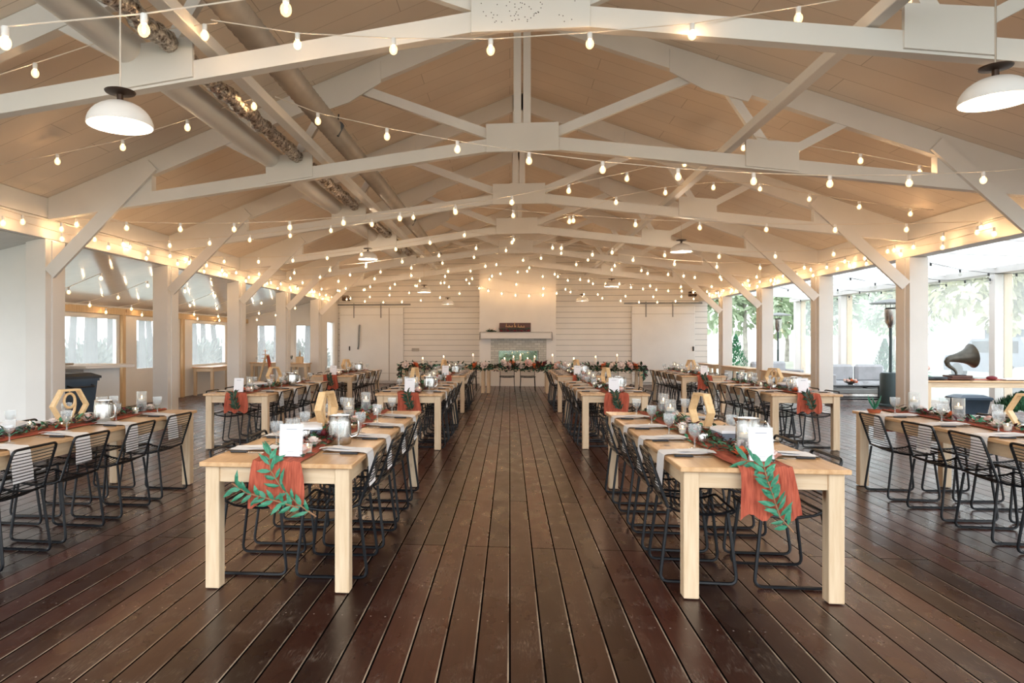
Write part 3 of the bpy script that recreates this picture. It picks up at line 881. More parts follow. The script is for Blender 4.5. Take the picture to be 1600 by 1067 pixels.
# runner
def make_runner(v):
    rr = random.Random(v); m = MB(); rows = []
    e = TL/2
    ys = [(-e-.022,-.24-.03*rr.random()),(-e-.02,-.16),(-e-.016,-.08),(-e-.012,-.02),(-e-.004,.006)] + [(-e+.06+i*(TL-.12)/26, .004) for i in range(27)] + [(e-.0,.006),(e+.012,-.02),(e+.018,-.12),(e+.022,-.22)]
    for i, (y, z) in enumerate(ys):
        wd = .15 + .012*math.sin(i*.9+v) + (.0 if 4 < i < 32 else .005)
        sh = .02*math.sin(i*.35+v)
        row = []
        for k in range(15):
            u = -1 + 2*k/14; rip = .0055*(1+math.sin(k*2.1+v+.25*math.sin(i*.6)))
            drop = i < 4 or i > 32
            row.append((sh+u*wd, y - (rip*1.6 if i < 4 else (-rip*1.6 if i > 32 else 0)), TH+.002+z+(0 if drop else rip) - (.02*math.sin(k*1.1+v) if i == 0 else 0)))
        rows.append(row)
    m.grid(rows); return m.mesh('table_runner', rust, True)
runners = [make_runner(v) for v in range(3)]
def make_garland(v):
    rr = random.Random(100+v); m = MB()
    for i in range(330):
        y = rr.uniform(-1.2, 1.42); x = rr.gauss(.02*math.sin(y*3+v), .075)
        if v == 1 and rr.random() < .2: continue
        x = max(-.2, min(.2, x))
        a = rr.uniform(0, 2*PI); up = rr.uniform(-.05,.75)
        m.leaf((x,y,TH+.014+rr.uniform(0,.03)), (math.cos(a)*.7,math.sin(a),up), (0,0,1), rr.uniform(.05,.11), rr.uniform(.02,.035), rr.choice((0,0,1,1,1,2)))
    pts = [(.03*math.sin(i*.5+v), -1.25+i*.135, TH+.015) for i in range(21)]
    m.tube(pts, .004, 5, mi=3)
    return m.mesh('greenery_garland', [teal, dkgreen, burgleaf, stemm])
garlands = [make_garland(v) for v in range(3)]
# eucalyptus branch hanging over the front end
def make_branch(name, label, pts, seed, parent_loc, leafmat, n=26, L=.1, grp=None):
    rr = random.Random(seed)
    root = thing(name, label, 'greenery', parent_loc, 0, grp)
    pts = [Vector(p) for p in pts]
    m = MB(); m.tube(pts, [.0045]*len(pts), 5); m.build('stem', stemm, root)
    m = MB()
    tot = len(pts)-1
    for i in range(n):
        t = .08 + .92*i/n; k = min(int(t*tot), tot-1); f = t*tot-k
        p = pts[k].lerp(pts[k+1], f); d = (pts[k+1]-pts[k]).normalized()
        for s in (-1,1):
            sd = d.cross(Vector((0,-1,0))).normalized()*s
            dr = d*rr.uniform(.35,1.1) + sd*rr.uniform(.4,1.1) + Vector((0,-rr.uniform(.05,.6),0))
            st = p + sd*.0
            m.leaf(st, dr, (rr.uniform(-.4,.4),-1,rr.uniform(-.2,.4)), L*rr.uniform(.65,1.15), L*rr.uniform(.24,.34), 0, rr.uniform(.05,.3))
    m.build('foliage', leafmat, root)
    return root

# ------------------------------------------------------------------ the twelve guest tables
COLS = {'outer left': -3.69, 'inner left': -1.365, 'inner right': 1.42, 'outer right': 3.97}
ROWS = {'front': [4.14, 4.03, 3.86, 4.0], 'middle': [9.3, 9.3, 9.3, 9.24], 'back': [14.2, 14.12, 14.12, 14.1]}
YP = [-1.05, -.40, .27, .98]
cw = 0
tables = []
for ri, (rn, dps) in enumerate(ROWS.items()):
    for ci, (cn, X) in enumerate(COLS.items()):
        y = dps[ci] + T*X + TL/2 - .03
        tables.append((rn, cn, ri, ci, X, y))
used = {}
def put(proto, loc, rz, name, label, cat, group):
    k = proto.name
    if k not in used:
        used[k] = 1; proto.location = loc; proto.rotation_euler = (0,0,rz); o = proto
        tag(o, label, cat, group)
    else:
        o = dup(proto, loc, rz, label, group); o['category'] = cat
    return o
def seen(x, y, pad=40):                   # does the photo reach this spot at all
    px = 797 + x*FU/max(.3, y-T*x); return -pad < px < 1600+pad
for (rn, cn, ri, ci, X, y) in tables:
    tn = '%s %s table' % (rn, cn)
    rr = random.Random(ri*10+ci)
    put(proto_t, (X,y,0), 0, '', 'pale pine dining table, %s row, %s column' % (rn, cn), 'table', 'long pine guest tables')
    tag(inst('table_runner', runners[(ri+ci) % 3], None, (X,y,0)), 'rust orange gauze runner along the %s' % tn, 'table runner', 'rust table runners')
    tag(inst('greenery_garland', garlands[(ri*2+ci) % 3], None, (X,y,0)), 'mixed leaf garland lying along the %s' % tn, 'garland', 'leaf garlands')
    far = ri == 2
    for s, sn in ((-1,'left'), (1,'right')):
        for i, yp in enumerate(YP):
            key = (rn, cn, sn, i)
            jx, jy, ja = rr.uniform(-.012,.012), rr.uniform(-.02,.02), rr.uniform(-.05,.05)
            if seen(X+s*.42, y+yp, 70): put(proto_c, (X+s*(.255+jx), y+yp+jy+.02, 0), (PI if s > 0 else 0)+ja, '', 'black wire chair, %s from front on %s of the %s' % (ORD[i], sn, tn), 'chair', 'black wire chairs at the guest tables')
            rz = 0 if s > 0 else PI
            if not seen(X+s*.3, y+yp, 60): continue
            tag(inst('napkin', napkins[(i+ri+ci) % 3], None, (X, y+yp, 0), rz), 'white linen napkin, %s from front on %s of the %s' % (ORD[i], sn, tn), 'napkin', 'white napkins hanging over table edges')
            k = thing('table_knife', 'black handled knife, %s from front on %s of the %s' % (ORD[i], sn, tn), 'knife', (X, y+yp-.13, 0), rz, 'black handled knives')
            inst('handle', knife_handle, k); inst('blade', knife_blade, k)
            tag(inst('water_goblet', goblet, None, (X+s*(.225+rr.uniform(-.02,.02)), y+yp+.17+rr.uniform(-.03,.03), TH)), 'clear water goblet, %s from front on %s of the %s' % (ORD[i], sn, tn), 'glass', 'clear water goblets')
    z = TH + .012
    if seen(X, y-1.39): put(proto_card, (X+rr.uniform(-.03,.05), y-1.39, TH+.014), rr.uniform(-.1,.1), '', 'white card on stand at front end of the %s' % tn, 'card', 'white cards on clear stands')
    V = [(.03,-1.1,'front'),(-.05,.52,'middle'),(.04,1.2,'far')]
    for vx, vy, vn in V:
        if seen(X, y+vy): put(proto_v, (X+vx*rr.choice((-1,1)), y+vy, z), rr.uniform(0,6), '', 'tall glass vase with floating candle, %s part of the %s' % (vn, tn), 'candle vase', 'glass vases with floating candles')
    for vx, vy, vn in [(.11,-1.24,'front'),(-.12,-.18,'middle'),(.1,.98,'far')]:
        if seen(X, y+vy): put(proto_vo, (X+vx, y+vy, z), 0, '', 'small votive candle, %s part of the %s' % (vn, tn), 'candle', 'small votive candles')
    if seen(X, y-.74 if ci else y+.35): put(proto_p, (X+(.17 if ci != 1 else .19), y-.74 if ci else y+.35, TH+.003), rr.uniform(-.6,.6) + (PI if ci == 3 else 0), '', 'shiny steel water pitcher on the %s' % tn, 'pitcher', 'steel water pitchers')
    if seen(X, y-.42): put(proto_d, (X-.12 if ci < 2 else X+.14, y-.42, z), rr.uniform(-.4,.4), '', 'covered white serving dish on the %s' % tn, 'dish', 'covered serving dishes')
    num = {('front','outer left'):'9', ('middle','outer right'):'8', ('front','inner left'):'0', ('back','outer left'):'0', ('back','outer right'):'0'}.get((rn, cn), '')
    hz = PI/2 + (.0)
    hx, hy = (-.14 if ci == 1 else .1), .12
    if cn == 'outer left': hz = rad(68) ; hx, hy = -.11, .3
    if cn == 'outer right': hz = rad(-66); hx, hy = .1, -.1
    if cn == 'inner left': hz = rad(79)
    if cn == 'inner right': hz = rad(-78)
    put(hexes[num], (X+hx, y+hy, z), hz, '', ('wooden hexagon table number %s on the %s' % (num, tn)) if num else 'wooden hexagon sign frame on the %s' % tn, 'table number', 'wooden hexagon table numbers')
    tag(inst('steel_bowl', steelbowl, None, (X+.1, y-.1, z)), 'low steel bowl on the %s' % tn, 'bowl', 'low steel bowls')
    if seen(X, y-.62): tag(inst('steel_cup', tealight, None, (X-.09, y-.62, z)), 'small steel cup on the %s' % tn, 'cup', 'small steel cups')
    FL = [('blush',.1,-1.33,'by the card'),('orange',-.02,-1.2,'by the front vase'),('white',.06,-.95,'behind the front vase'),('burgundy',.02,-.55,'before the sign'),
          ('white',-.07,.02,'before the sign'),('blush',.06,.3,'behind the sign'),('orange',.03,.75,'at far part'),('burgundy',-.04,1.02,'at far part'),('white',.07,1.3,'at far end')]
    for fc, fx, fy, fp in FL:
        if seen(X+fx, y+fy): tag(inst(FN[fc], flowers[fc], None, (X+fx, y+fy, TH+.018), rr.uniform(0,6)), '%s %s %s on the %s' % (fc, FN[fc], fp, tn), 'flower', '%s %ss on table runners' % (fc, FN[fc]))
    ye = y - TL/2
    if (rn, cn) == ('front', 'inner left'):
        make_branch('eucalyptus_branch', 'green eucalyptus branch slanting over front end of the %s' % tn, [(.09,-.075,-.285),(-.02,-.07,-.215),(-.12,-.06,-.125),(-.19,-.045,-.03),(-.21,.0,.04),(-.2,.05,.05)], 5, (X-.0+.18,ye,TH), teal, 11, .1)
        make_branch('eucalyptus_branch', 'green eucalyptus side sprig left over front end of the %s' % tn, [(.07,-.085,-.235),(-.1,-.08,-.19),(-.24,-.07,-.16),(-.33,-.06,-.11)], 6, (X+.1,ye,TH), teal, 9, .095)
    elif (rn, cn) == ('front', 'inner right'):
        make_branch('eucalyptus_branch', 'green eucalyptus branch hanging down front end of the %s' % tn, [(.19,-.075,-.33),(.12,-.07,-.25),(.09,-.065,-.15),(.06,-.055,-.05),(.05,-.02,.03),(-.05,.03,.045)], 8, (X-.07,ye,TH), teal, 15, .1)
    elif cn != 'outer left' or rn != 'front':
        if (rn, cn) != ('front', 'outer right'):
            make_branch('eucalyptus_branch', 'dark green sprig hanging over front end of the %s' % tn, [(.06,-.07,-.22),(.03,-.065,-.14),(0,-.05,-.05),(-.02,-.01,.03)], 20+ri*4+ci, (X,ye,TH), dkgreen if ri else teal, 16, .09)

# ------------------------------------------------------------------ head table at the fireplace
HY = 19.75
hd = [(-1.90,2.42,'left'), (.22,1.80,'centre'), (2.42,2.55,'right')]
for x, L, nm in hd:
    t = make_table(.8, L, TH); t.location = (x, HY, 0); t.rotation_euler = (0,0,PI/2)
    tag(t, 'pine head table section at the %s before the fireplace' % nm, 'table', 'head table sections')
m = MB(); rr = random.Random(5)
for i in range(1500):
    x = rr.uniform(-3.15,3.72); z = rr.gauss(.0,.05)
    a = rr.uniform(0,2*PI)
    m.leaf((x, HY-.42+rr.uniform(-.03,.12), TH+.02+z*1.1-.02), (math.cos(a), -abs(math.sin(a))*.6, rr.uniform(-.7,.6)), (0,-1,.4), rr.uniform(.07,.13), .035, rr.choice((0,1,1,1,2)))
for s, x in ((-1,-3.12),(1,3.7)):
    for i in range(120):
        m.leaf((x+rr.uniform(-.06,.06), HY-.3+rr.uniform(-.1,.2), TH-rr.uniform(0,.3)), (rr.uniform(-1,1),rr.uniform(-.6,.2),rr.uniform(-1,.2)), (0,-1,.2), rr.uniform(.07,.12), .035, rr.choice((0,1,1,2)))
tag(m.build('head_table_garland', [teal, dkgreen, burgleaf]), 'thick dark green garland along the front of head table', 'garland')
heads = []
POS = [(-2.95,'white'),(-2.68,'orange'),(-2.3,'white'),(-1.75,'orange'),(-1.35,'white'),(-.95,'orange'),(-.7,'white'),
       (-.2,'white'),(-.08,'blush'),(.05,'orange'),(.16,'burgundy'),(.27,'white'),(.38,'white'),(.5,'blush'),(.62,'orange'),(.74,'burgundy'),(.85,'orange'),(1.0,'burgundy'),
       (1.35,'blush'),(1.55,'white'),(1.9,'burgundy'),(2.2,'white'),(2.42,'white'),(2.62,'orange'),(2.86,'white'),(3.05,'white'),(3.25,'blush'),(3.4,'orange'),(3.6,'white')]
cnt = {}
for i, (x, fc) in enumerate(POS):
    cnt[fc] = cnt.get(fc, 0) + 1
    zz = TH+.05 + (.06 if -.3 < x < 1.1 else 0)*(i % 2)
    o = inst(FN[fc], flowers[fc], None, (x, HY-.50-.03*(i % 2), zz-.03)); o.rotation_euler = (rad(60), 0, i); o.scale = (2.05,2.05,2.05)
    tag(o, '%s %s, %s of its colour from left, in head table garland' % (fc, FN[fc], ('thirteenth' if cnt[fc] > 12 else ORD[cnt[fc]-1])), 'flower', '%s %ss in the head table garland' % (fc, FN[fc]))
for i, x in enumerate((-2.5,-1.9,-1.05,-.15,.1,.3,.5,.7,1.2,1.8,2.4,3.0)):
    root = thing('pillar_candle', 'lit white candle, %s from left on the head table' % ORD[i], 'candle', (x, HY-.22+.06*(i % 2), TH+.001), 0, 'lit candles on the head table')
    h = .2 + .05*(i % 3)
    m = MB(); m.lathe([(.03,0),(.03,h)], 10, capb=True, capt=True); m.build('wax', waxm, root, True)
    m = MB(); m.ball((0,0,h+.028), (.012,.012,.028), 6, 5); m.build('flame', flamem, root, True)
for i, x in enumerate((-2.7,-2.0,-1.2,-.08,.52,1.45,2.3,2.95)):
    put(proto_c, (x, HY+.45, 0), -PI/2, '', 'black wire chair behind the head table, %s from left' % ORD[i], 'chair', 'black wire chairs behind the head table')

# ------------------------------------------------------------------ side tables
def side_table(W, L, H, loc, label, rz=0, lw=.075):
    t = make_table(W, L, H, 'side_table', lw, pinetop); t.location = loc; t.rotation_euler = (0,0,rz)
    tag(t, label, 'table'); return t
side_table(.6, 2.2, .78, (AX+.42, 18.75, 0), 'pine side table below the far side room window')
side_table(.5, 1.5, .8, (-7.55, AE-.32, 0), 'pine side table at the end wall under left window', PI/2)
side_table(.5, .82, .8, (-6.62, AE-.95, 0), 'short pine side table under right end wall window', PI/2)
for i, (y0, y1) in enumerate(((15.35,17.75),(18.55,20.95),(21.65,23.4))):
    side_table(.45, y1-y0, .76, (XR+.1, (y0+y1)/2, 0), 'low pine table between right columns, %s from the front' % ORD[i])
# things on the side tables
root = thing('tiered_stand', 'three tier pink cake stand on the left side table', 'cake stand', (-7.85, AE-.35, .801))
for z, r in ((.12,.12),(.24,.1),(.36,.08)):
    m = MB(); m.lathe([(.001,z),(r,z),(r+.005,z+.012),(r,z+.016),(.001,z+.008)], 14); m.build('tier', pet_p, root, True)
m = MB(); m.lathe([(.07,0),(.02,.015),(.012,.4),(.001,.42)], 10, capb=True); m.build('post', gold, root, True)
for i, x in enumerate((-8.15,-7.6,-7.45,-7.25,-7.1)):
    tag(inst('water_goblet', goblet, None, (x, AE-.3-.05*(i % 2), .801)), 'clear goblet on end wall side table, %s from left' % ORD[i], 'glass', 'goblets on the side table')
root = thing('display_box', 'wooden box with dark bottle on the short side table', 'box', (-6.52, AE-.95, .801))
m = MB(); m.bbox((-.1,-.08,0),(.1,.08,.2), .006); m.build('box', postwood, root)
m = MB(); m.lathe([(.035,.2),(.035,.3),(.012,.34),(.012,.4)], 10, capt=True); m.build('bottle', greyduct, root, True)
root = thing('glass_jar', 'round glass jar on the short side table', 'jar', (-6.78, AE-.98, .801))
m = MB(); m.lathe([(.001,0),(.05,0),(.07,.05),(.07,.12),(.045,.16),(.045,.19)], 14); m.build('jar', glass, root, True)
m = MB(); [m.leaf((0,0,.1),(R.uniform(-.5,.5),R.uniform(-.5,.5),1),(1,0,0),.16,.04) for _ in range(12)]; m.build('foliage', dkgreen, root)
# easel with rust cloth
root = thing('display_easel', 'pine A-frame easel with rust cloth behind the middle outer left table', 'easel', (-6.35, 17.4, 0))
for a, b in (((-.3,-.1,0),(-.03,0,1.12)), ((.3,-.1,0),(.03,0,1.12)), ((0,.4,0),(0,.02,1.1))):
    m = MB(); m.bar(a, b, .045, .03, up=(0,1,0)); m.build('leg', postwood, root)
m = MB(); m.bar((-.24,-.12,.42),(.24,-.12,.42), .05, .03); m.build('ledge', postwood, root)
m = MB(); m.grid([[(.02+.1*t, -.04-.03*math.sin(k), 1.1-.7*t*(1+.1*k)) for k in range(4)] for t in (0,.3,.6,1)]); m.grid([[(.02+.1*t+.06*k/3*(1+t), -.05-.02*math.sin(2*k), 1.1-.75*t) for k in range(4)] for t in (0,.3,.6,1)]); m.build('cloth', rust, root, True)

# ------------------------------------------------------------------ patio on the right
PX = 9.9
for i, y in enumerate((14.86, 18.06, 21.3, 24.5)):
    root = thing('patio_post', 'paired white and raw wood patio post, %s from the front' % ORD[i], 'post', (PX, y, 0), 0, 'paired patio posts')
    m = MB(); m.bbox((0,-.07,0),(.15,.08,2.83), .005); m.build('wood_post', postwood, root)
    m = MB(); m.bbox((-.17,-.05,0),(-.002,.12,2.83), .005); m.build('white_post', white, root)
m = MB(); m.bbox((PX-.16,6,2.84),(PX+.16,25,2.98), .006)
tag(m.build('patio_header', white), 'white header rail along the outer edge of the patio', 'beam')
m = MB(); p = [Vector((XR+.3,6,3.17)),Vector((PX+.4,6,2.99)),Vector((PX+.4,25,2.99)),Vector((XR+.3,25,3.17))]
p.reverse(); m.add(p + [q+Vector((0,0,.012)) for q in p], [(0,1,2,3),(7,6,5,4)])
tag(m.build('patio_roof', roofvinyl), 'translucent white sheet roof over the patio', 'roof')
for i, y in enumerate((11.5, 13.1, 14.8, 16.4, 18.0, 19.6, 21.2)):
    m = MB(); m.bar((XR+.3,y,3.13),(PX,y,2.96), .05, .05)
    tag(m.build('roof_rib', shade), 'thin grey patio roof rib, %s from the front' % ORD[i], 'rib', 'patio roof ribs')
for i, (a, b) in enumerate(((11.7,14.8),(14.95,18.0),(18.15,21.2),(21.4,24.4))):
    m = MB(); m.box((PX-.04,a,.1),(PX-.035,b,2.82))
    tag(m.build('patio_curtain', vinyl), 'clear vinyl curtain panel, %s patio bay from the front' % ORD[i], 'curtain', 'clear patio curtains')
def heater(x, y, label):
    root = thing('patio_heater', label, 'patio heater', (x,y,0))
    m = MB(); m.lathe([(.24,0),(.24,.04),(.215,.06),(.215,.72),(.19,.76),(.001,.78)], 20, capb=True); m.build('tank_housing', tankm, root, True)
    m = MB(); m.tube([(0,0,.77),(0,0,1.78)], .03, 10); m.build('pole', tankm, root, True)
    m = MB(); m.lathe([(.05,1.78),(.06,1.83),(.11,1.9),(.13,2.2),(.09,2.24)], 14, capb=True, capt=True); m.build('burner', steel, root, True)
    m = MB(); m.lathe([(.43,2.33),(.42,2.35),(.2,2.41),(.001,2.44)], 24); m.lathe([(.001,2.38),(.2,2.35),(.43,2.33)], 24)
    for k in range(3): m.tube([(.1*math.cos(k*2.1),.1*math.sin(k*2.1),2.2),(.12*math.cos(k*2.1),.12*math.sin(k*2.1),2.37)], .008, 5)
    m.build('reflector', greyrug, root, True)
p = at(1392, 632, 15.6); heater(p.x, p.y, 'tall dark patio heater right of the second right column')
p = at(1216, 590, 22.9); heater(p.x, p.y, 'far dark patio heater seen between second and third right columns')
# sofas and coffee table
def sofa(x, y, rz, label, L=1.7):
    root = thing('patio_sofa', label, 'sofa', (x,y,0), rz, 'cream patio sofas')
    m = MB(); m.bbox((-L/2,-.38,.12),(L/2,.38,.26), .02); m.build('base', greyrug, root)
    for s in (-1,1):
        m = MB(); m.bbox((s*(L/2-.07)-.07,-.38,.26),(s*(L/2-.07)+.07,.38,.62), .03); m.build('arm', cream, root)
        m = MB(); m.bbox((s*L*.225-L*.21,-.36,.265),(s*L*.225+L*.21,.2,.44), .05); m.build('seat_cushion', cream, root)
        m = MB(); m.bbox((s*L*.225-L*.21,.18,.40),(s*L*.225+L*.21,.37,.86), .06); m.build('back_cushion', cream, root)
        for y2 in (-.3,.3):
            m = MB(); m.bbox((s*(L/2-.08)-.025,y2-.025,0),(s*(L/2-.08)+.025,y2+.025,.12), .004); m.build('foot', blackm, root)
sofa(9.1, 18.9, 0, 'cream cushioned patio sofa left of the tall patio heater')
sofa(8.0, 21.6, rad(25), 'far cream patio sofa nearer the columns', 1.5)
root = thing('coffee_table', 'black framed glass coffee table before the patio sofa', 'table', (8.2, 17.2, 0))
m = MB(); m.bbox((-.7,-.32,.43),(.7,.32,.45), .004); m.build('glass_top', glass, root)
m = MB()
for a, b in (((-.7,-.32),(.7,-.32)),((.7,-.32),(.7,.32)),((.7,.32),(-.7,.32)),((-.7,.32),(-.7,-.32))):
    for z in (.42,.12): m.bar((*a,z),(*b,z), .03, .03)
m.build('frame', blackm, root)
for sx in (-1,1):
    for sy in (-1,1):
        m = MB(); m.bbox((sx*.7-.018,sy*.32-.018,0),(sx*.7+.018,sy*.32+.018,.43), .003); m.build('leg', blackm, root)
root = thing('flower_bowl', 'low bowl of pale flowers on the glass coffee table', 'flowers', (8.1, 17.2, .452))
m = MB(); m.lathe([(.05,0),(.12,.05),(.115,.05)], 14, capb=True); m.build('bowl', blackp, root, True)
m = MB()
for i in range(12): m.ball((R.uniform(-.1,.1),R.uniform(-.1,.1),R.uniform(.05,.1)), .035, 7, 5, i % 3)
for i in range(30): m.leaf((0,0,.05),(R.uniform(-1,1),R.uniform(-1,1),R.uniform(0,.8)),(0,0,1),.15,.04,3)
m.build('flowers', [pet_w, pet_p, pet_o, dkgreen], root, True)
# gramophone table
GY, GX = 13.55, 8.75
t = side_table(.8, 2.55, .76, (GX, GY, 0), 'pine gift table under the gramophone on the patio', PI/2, .085)
m = MB(); m.grid([[(x, y, .768+.004*math.sin(x*30+y*20)) for y in (GY-.2,GY-.05,GY+.1,GY+.22)] for x in [GX-1.275+i*.1 for i in range(26)]])
m.grid([[(GX-1.29-.003*i, y, .768-z) for y in (GY-.2,GY-.05,GY+.1,GY+.22)] for i, z in enumerate((0,.06,.14))])
tag(m.build('table_runner', rust, smooth=True), 'rust orange runner along the gramophone table', 'table runner')
root = thing('gramophone', 'antique gramophone with a dark flared horn', 'gramophone', (8.2, GY-.1, .775))
m = MB(); m.bbox((-.2,-.16,0),(.2,.16,.03), .01); m.bbox((-.18,-.14,.03),(.18,.14,.075), .008); m.build('cabinet', brownwood, root)
m = MB(); m.lathe([(.001,.078),(.13,.078),(.13,.088),(.001,.09)], 24, M=Matrix.Translation((-.0,0,0))); m.build('turntable', blackp, root, True)
m = MB(); C = [Vector(p) for p in ((-.02,.0,.07),(-.025,0,.13),(-.06,0,.18),(-.12,0,.22),(-.17,0,.265),(-.185,0,.32),(-.16,0,.36),(-.1,0,.385))]
m.tube(C, [.02,.022,.026,.032,.038,.046,.056,.066], 14); m.build('horn_neck', hornm, root, True)
m = MB(); pts = [C[-2].lerp(C[-1], .7) + Vector((.36,0,.055))*t for t in (0,.3,.6,.85,.95,1.0)]
m.tube(pts, [.062,.085,.12,.17,.2,.225], 24, caps=False); m.build('horn_bell', hornm, root, True)
root = thing('record_case', 'flat dark record case left of the gramophone', 'case', (7.78, GY-.12, .775))
m = MB(); m.bbox((-.17,-.13,0),(.17,.13,.05), .01); m.build('case', blackp, root)
m = MB(); m.tube(fillet([(-.05,-.135,.02),(-.05,-.16,.02),(.05,-.16,.02),(.05,-.135,.02)], .015), .006, 5); m.build('handle', blackm, root)
root = thing('flower_arrangement', 'white flower arrangement at left end of the gramophone table', 'flowers', (7.52, GY-.18, .775))
m = MB(); m.lathe([(.05,0),(.07,.08),(.06,.1)], 12, capb=True); m.build('vase', shade, root, True)
m = MB()
for i in range(46): m.leaf((0,0,.09),(R.uniform(-1,1),R.uniform(-1,1),R.uniform(-.1,1)),(0,0,1),R.uniform(.12,.22),.05,0)
m.build('foliage', teal, root)
m = MB()
for i in range(10): m.ball((R.uniform(-.13,.13),R.uniform(-.13,.1),R.uniform(.12,.27)), .045, 8, 6, i % 2)
m.build('blossoms', [pet_w, pet_p], root, True)
m = MB(); m.ball((0,0,.03), (.09,.07,.04), 12, 8)
tag(m.build('burgundy_cushion', pet_r, smooth=True, loc=(8.72, GY-.2, .775)), 'small round burgundy cushion right of the gramophone', 'cushion')
m = MB(); m.bbox((-.45,-.1,0),(.45,.1,.02), .006); m.bbox((-.45,-.1,.02),(.45,-.085,.035), .004)
tag(m.build('guest_book', cardm, loc=(9.35, GY-.2, .775)), 'long flat pale tray at right on the gramophone table', 'tray')
# black tub and planters
root = thing('storage_tub', 'dark blue lidded storage tub below the gramophone table', 'tub', (9.05, 14.5, 0))
m = MB(); rows = [[(-sx,-sy,z),(sx,-sy,z),(sx,sy,z),(-sx,sy,z)] for sx,sy,z in ((.22,.17,0),(.27,.2,.3),(.29,.22,.3),(.29,.22,.33))]
m.grid(rows, closed=True); m.add(rows[0], [(3,2,1,0)]); m.add(rows[-1], [(0,1,2,3)]); m.build('body', navyp, root)
m = MB(); rows = [[(-sx,-sy,z),(sx,-sy,z),(sx,sy,z),(-sx,sy,z)] for sx,sy,z in ((.31,.24,.33),(.3,.23,.37),(.19,.14,.42))]
m.grid(rows, closed=True); m.add(rows[-1], [(0,1,2,3)]); m.build('lid', navyp, root)
def shrub(x, y, z0, h, r, label, pot=True, name='potted_evergreen'):
    rr = random.Random(int(x*100)); root = thing(name, label, 'plant', (x,y,z0))
    if pot:
        m = MB(); m.lathe([(r*.7,0),(r*.95,.3),(r*.9,.3)], 14, capb=True); m.build('pot', blackp, root, True)
    m = MB()
    for i in range(900):
        t = rr.random(); rad_ = r*(1-t**1.6)*rr.uniform(.55,1)*(.7+.6*min(1,t*4)); a = rr.uniform(0,2*PI)
        m.leaf((rad_*math.cos(a), rad_*math.sin(a), .28+t*h), (math.cos(a)*.5,math.sin(a)*.5,1), (math.cos(a),math.sin(a),0), .12, .04)
    m.build('foliage', shrubm, root)
p = at(1150, 560, 27.5); shrub(p.x, p.y, -.1, 1.5, .42, 'slim potted evergreen beyond patio, seen past the third right column')
p = at(1383, 590, 21.5); shrub(p.x, p.y, -.1, 1.3, .3, 'slim potted evergreen behind the tall patio heater')
p = at(1600, 640, 12.6); shrub(p.x, p.y, -.12, .3, .4, 'low green shrub at the right edge beyond the patio', False, 'low_shrub')
# small succulent on the front outer right table
root = thing('potted_succulent', 'spiky succulent in terracotta dish at far end of front outer right table', 'plant', (3.62, 4.0+.4+TL-.25, TH+.002))
m = MB(); m.lathe([(.05,0),(.065,.03),(.06,.03)], 14, capb=True); m.build('dish', terracotta, root, True)
m = MB(); [m.leaf((0,0,.025),(math.cos(i*2.4)*.5,math.sin(i*2.4)*.5,1),(math.cos(i),math.sin(i),0),.1+.03*(i % 3),.02) for i in range(16)]; m.build('foliage', teal, root)

# ------------------------------------------------------------------ outdoors
m = MB(); m.box((-90,-60,-.4),(110,140,-.14)); struct(m.build('ground', gravel), 'pale washed out gravel and grass outside', 'ground')
def crown(seed, mat, h, r):
    rr = random.Random(seed); m = MB(); bl = []
    for i in range(16):
        t = rr.random(); a = rr.uniform(0,2*PI); q = r*rr.uniform(.1,.75)
        bl.append((Vector((q*math.cos(a), q*math.sin(a), h*(.3+.7*t))), r*rr.uniform(.3,.5)))
    for c, rb in bl:
        for i in range(130):
            d = Vector((rr.gauss(0,1),rr.gauss(0,1),rr.gauss(0,1))).normalized()
            m.leaf(c+d*rb*rr.uniform(.7,1), d+Vector((0,0,-.3)), (rr.random(),rr.random(),1), .5, .3)
    return m.mesh('crown', mat)
crowns = [crown(1, treeleaf, 6, 2.8), crown(2, treeleaf2, 5, 2.6), crown(3, treeleaf, 4, 3.0)]
def trunkmesh(h, seed, mt=None):
    rr = random.Random(seed); m = MB()
    m.tube([(rr.uniform(-.06,.06)*i, rr.uniform(-.06,.06)*i, h*i/5) for i in range(6)], [.17-.022*i for i in range(6)], 8)
    for i in range(9):
        z = h*rr.uniform(.35,.95); a = rr.uniform(0,2*PI); L = rr.uniform(.8,2)
        m.tube([(0,0,z),(L*.5*math.cos(a),L*.5*math.sin(a),z+L*.5),(L*math.cos(a),L*math.sin(a),z+L*1.1)], [.05,.035,.01], 5)
    return m.mesh('trunk', mt or barkm)
trunks = [trunkmesh(6, 1, palebark), trunkmesh(8, 2, palebark)]; bare = [trunkmesh(6, 3), trunkmesh(8, 4), trunkmesh(7, 5)]
k = 0
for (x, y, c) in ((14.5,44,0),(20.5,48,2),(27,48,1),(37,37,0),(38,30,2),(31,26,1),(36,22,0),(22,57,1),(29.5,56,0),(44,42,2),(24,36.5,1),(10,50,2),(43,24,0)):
    root = thing('tree', 'haze pale leafy tree outside beyond the patio, %s planted' % '', 'tree', (x,y,-.14), k*1.3, 'pale trees beyond the patio')
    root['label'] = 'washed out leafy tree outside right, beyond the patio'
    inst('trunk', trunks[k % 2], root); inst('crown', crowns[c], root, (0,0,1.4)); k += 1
rr = random.Random(12)
for (p0, p1, d0, d1, n) in ((102,186,19,34,4),(214,242,21,36,2),(300,350,24,38,3),(390,436,28,42,3),(459,487,29,42,2)):
    for i in range(n):
        px = p0 + (p1-p0)*(i+rr.uniform(.1,.9))/n; p = at(px, 600, rr.uniform(d0, d1))
        root = thing('bare_tree', 'bare grey tree outside the left side room windows', 'tree', (p.x,p.y,-.14), k*1.7, 'bare trees outside the left windows')
        inst('trunk', bare[k % 3], root); k += 1
bush = plain('winter_brush', srgb(142,150,142), .9, 0, .2, 2)
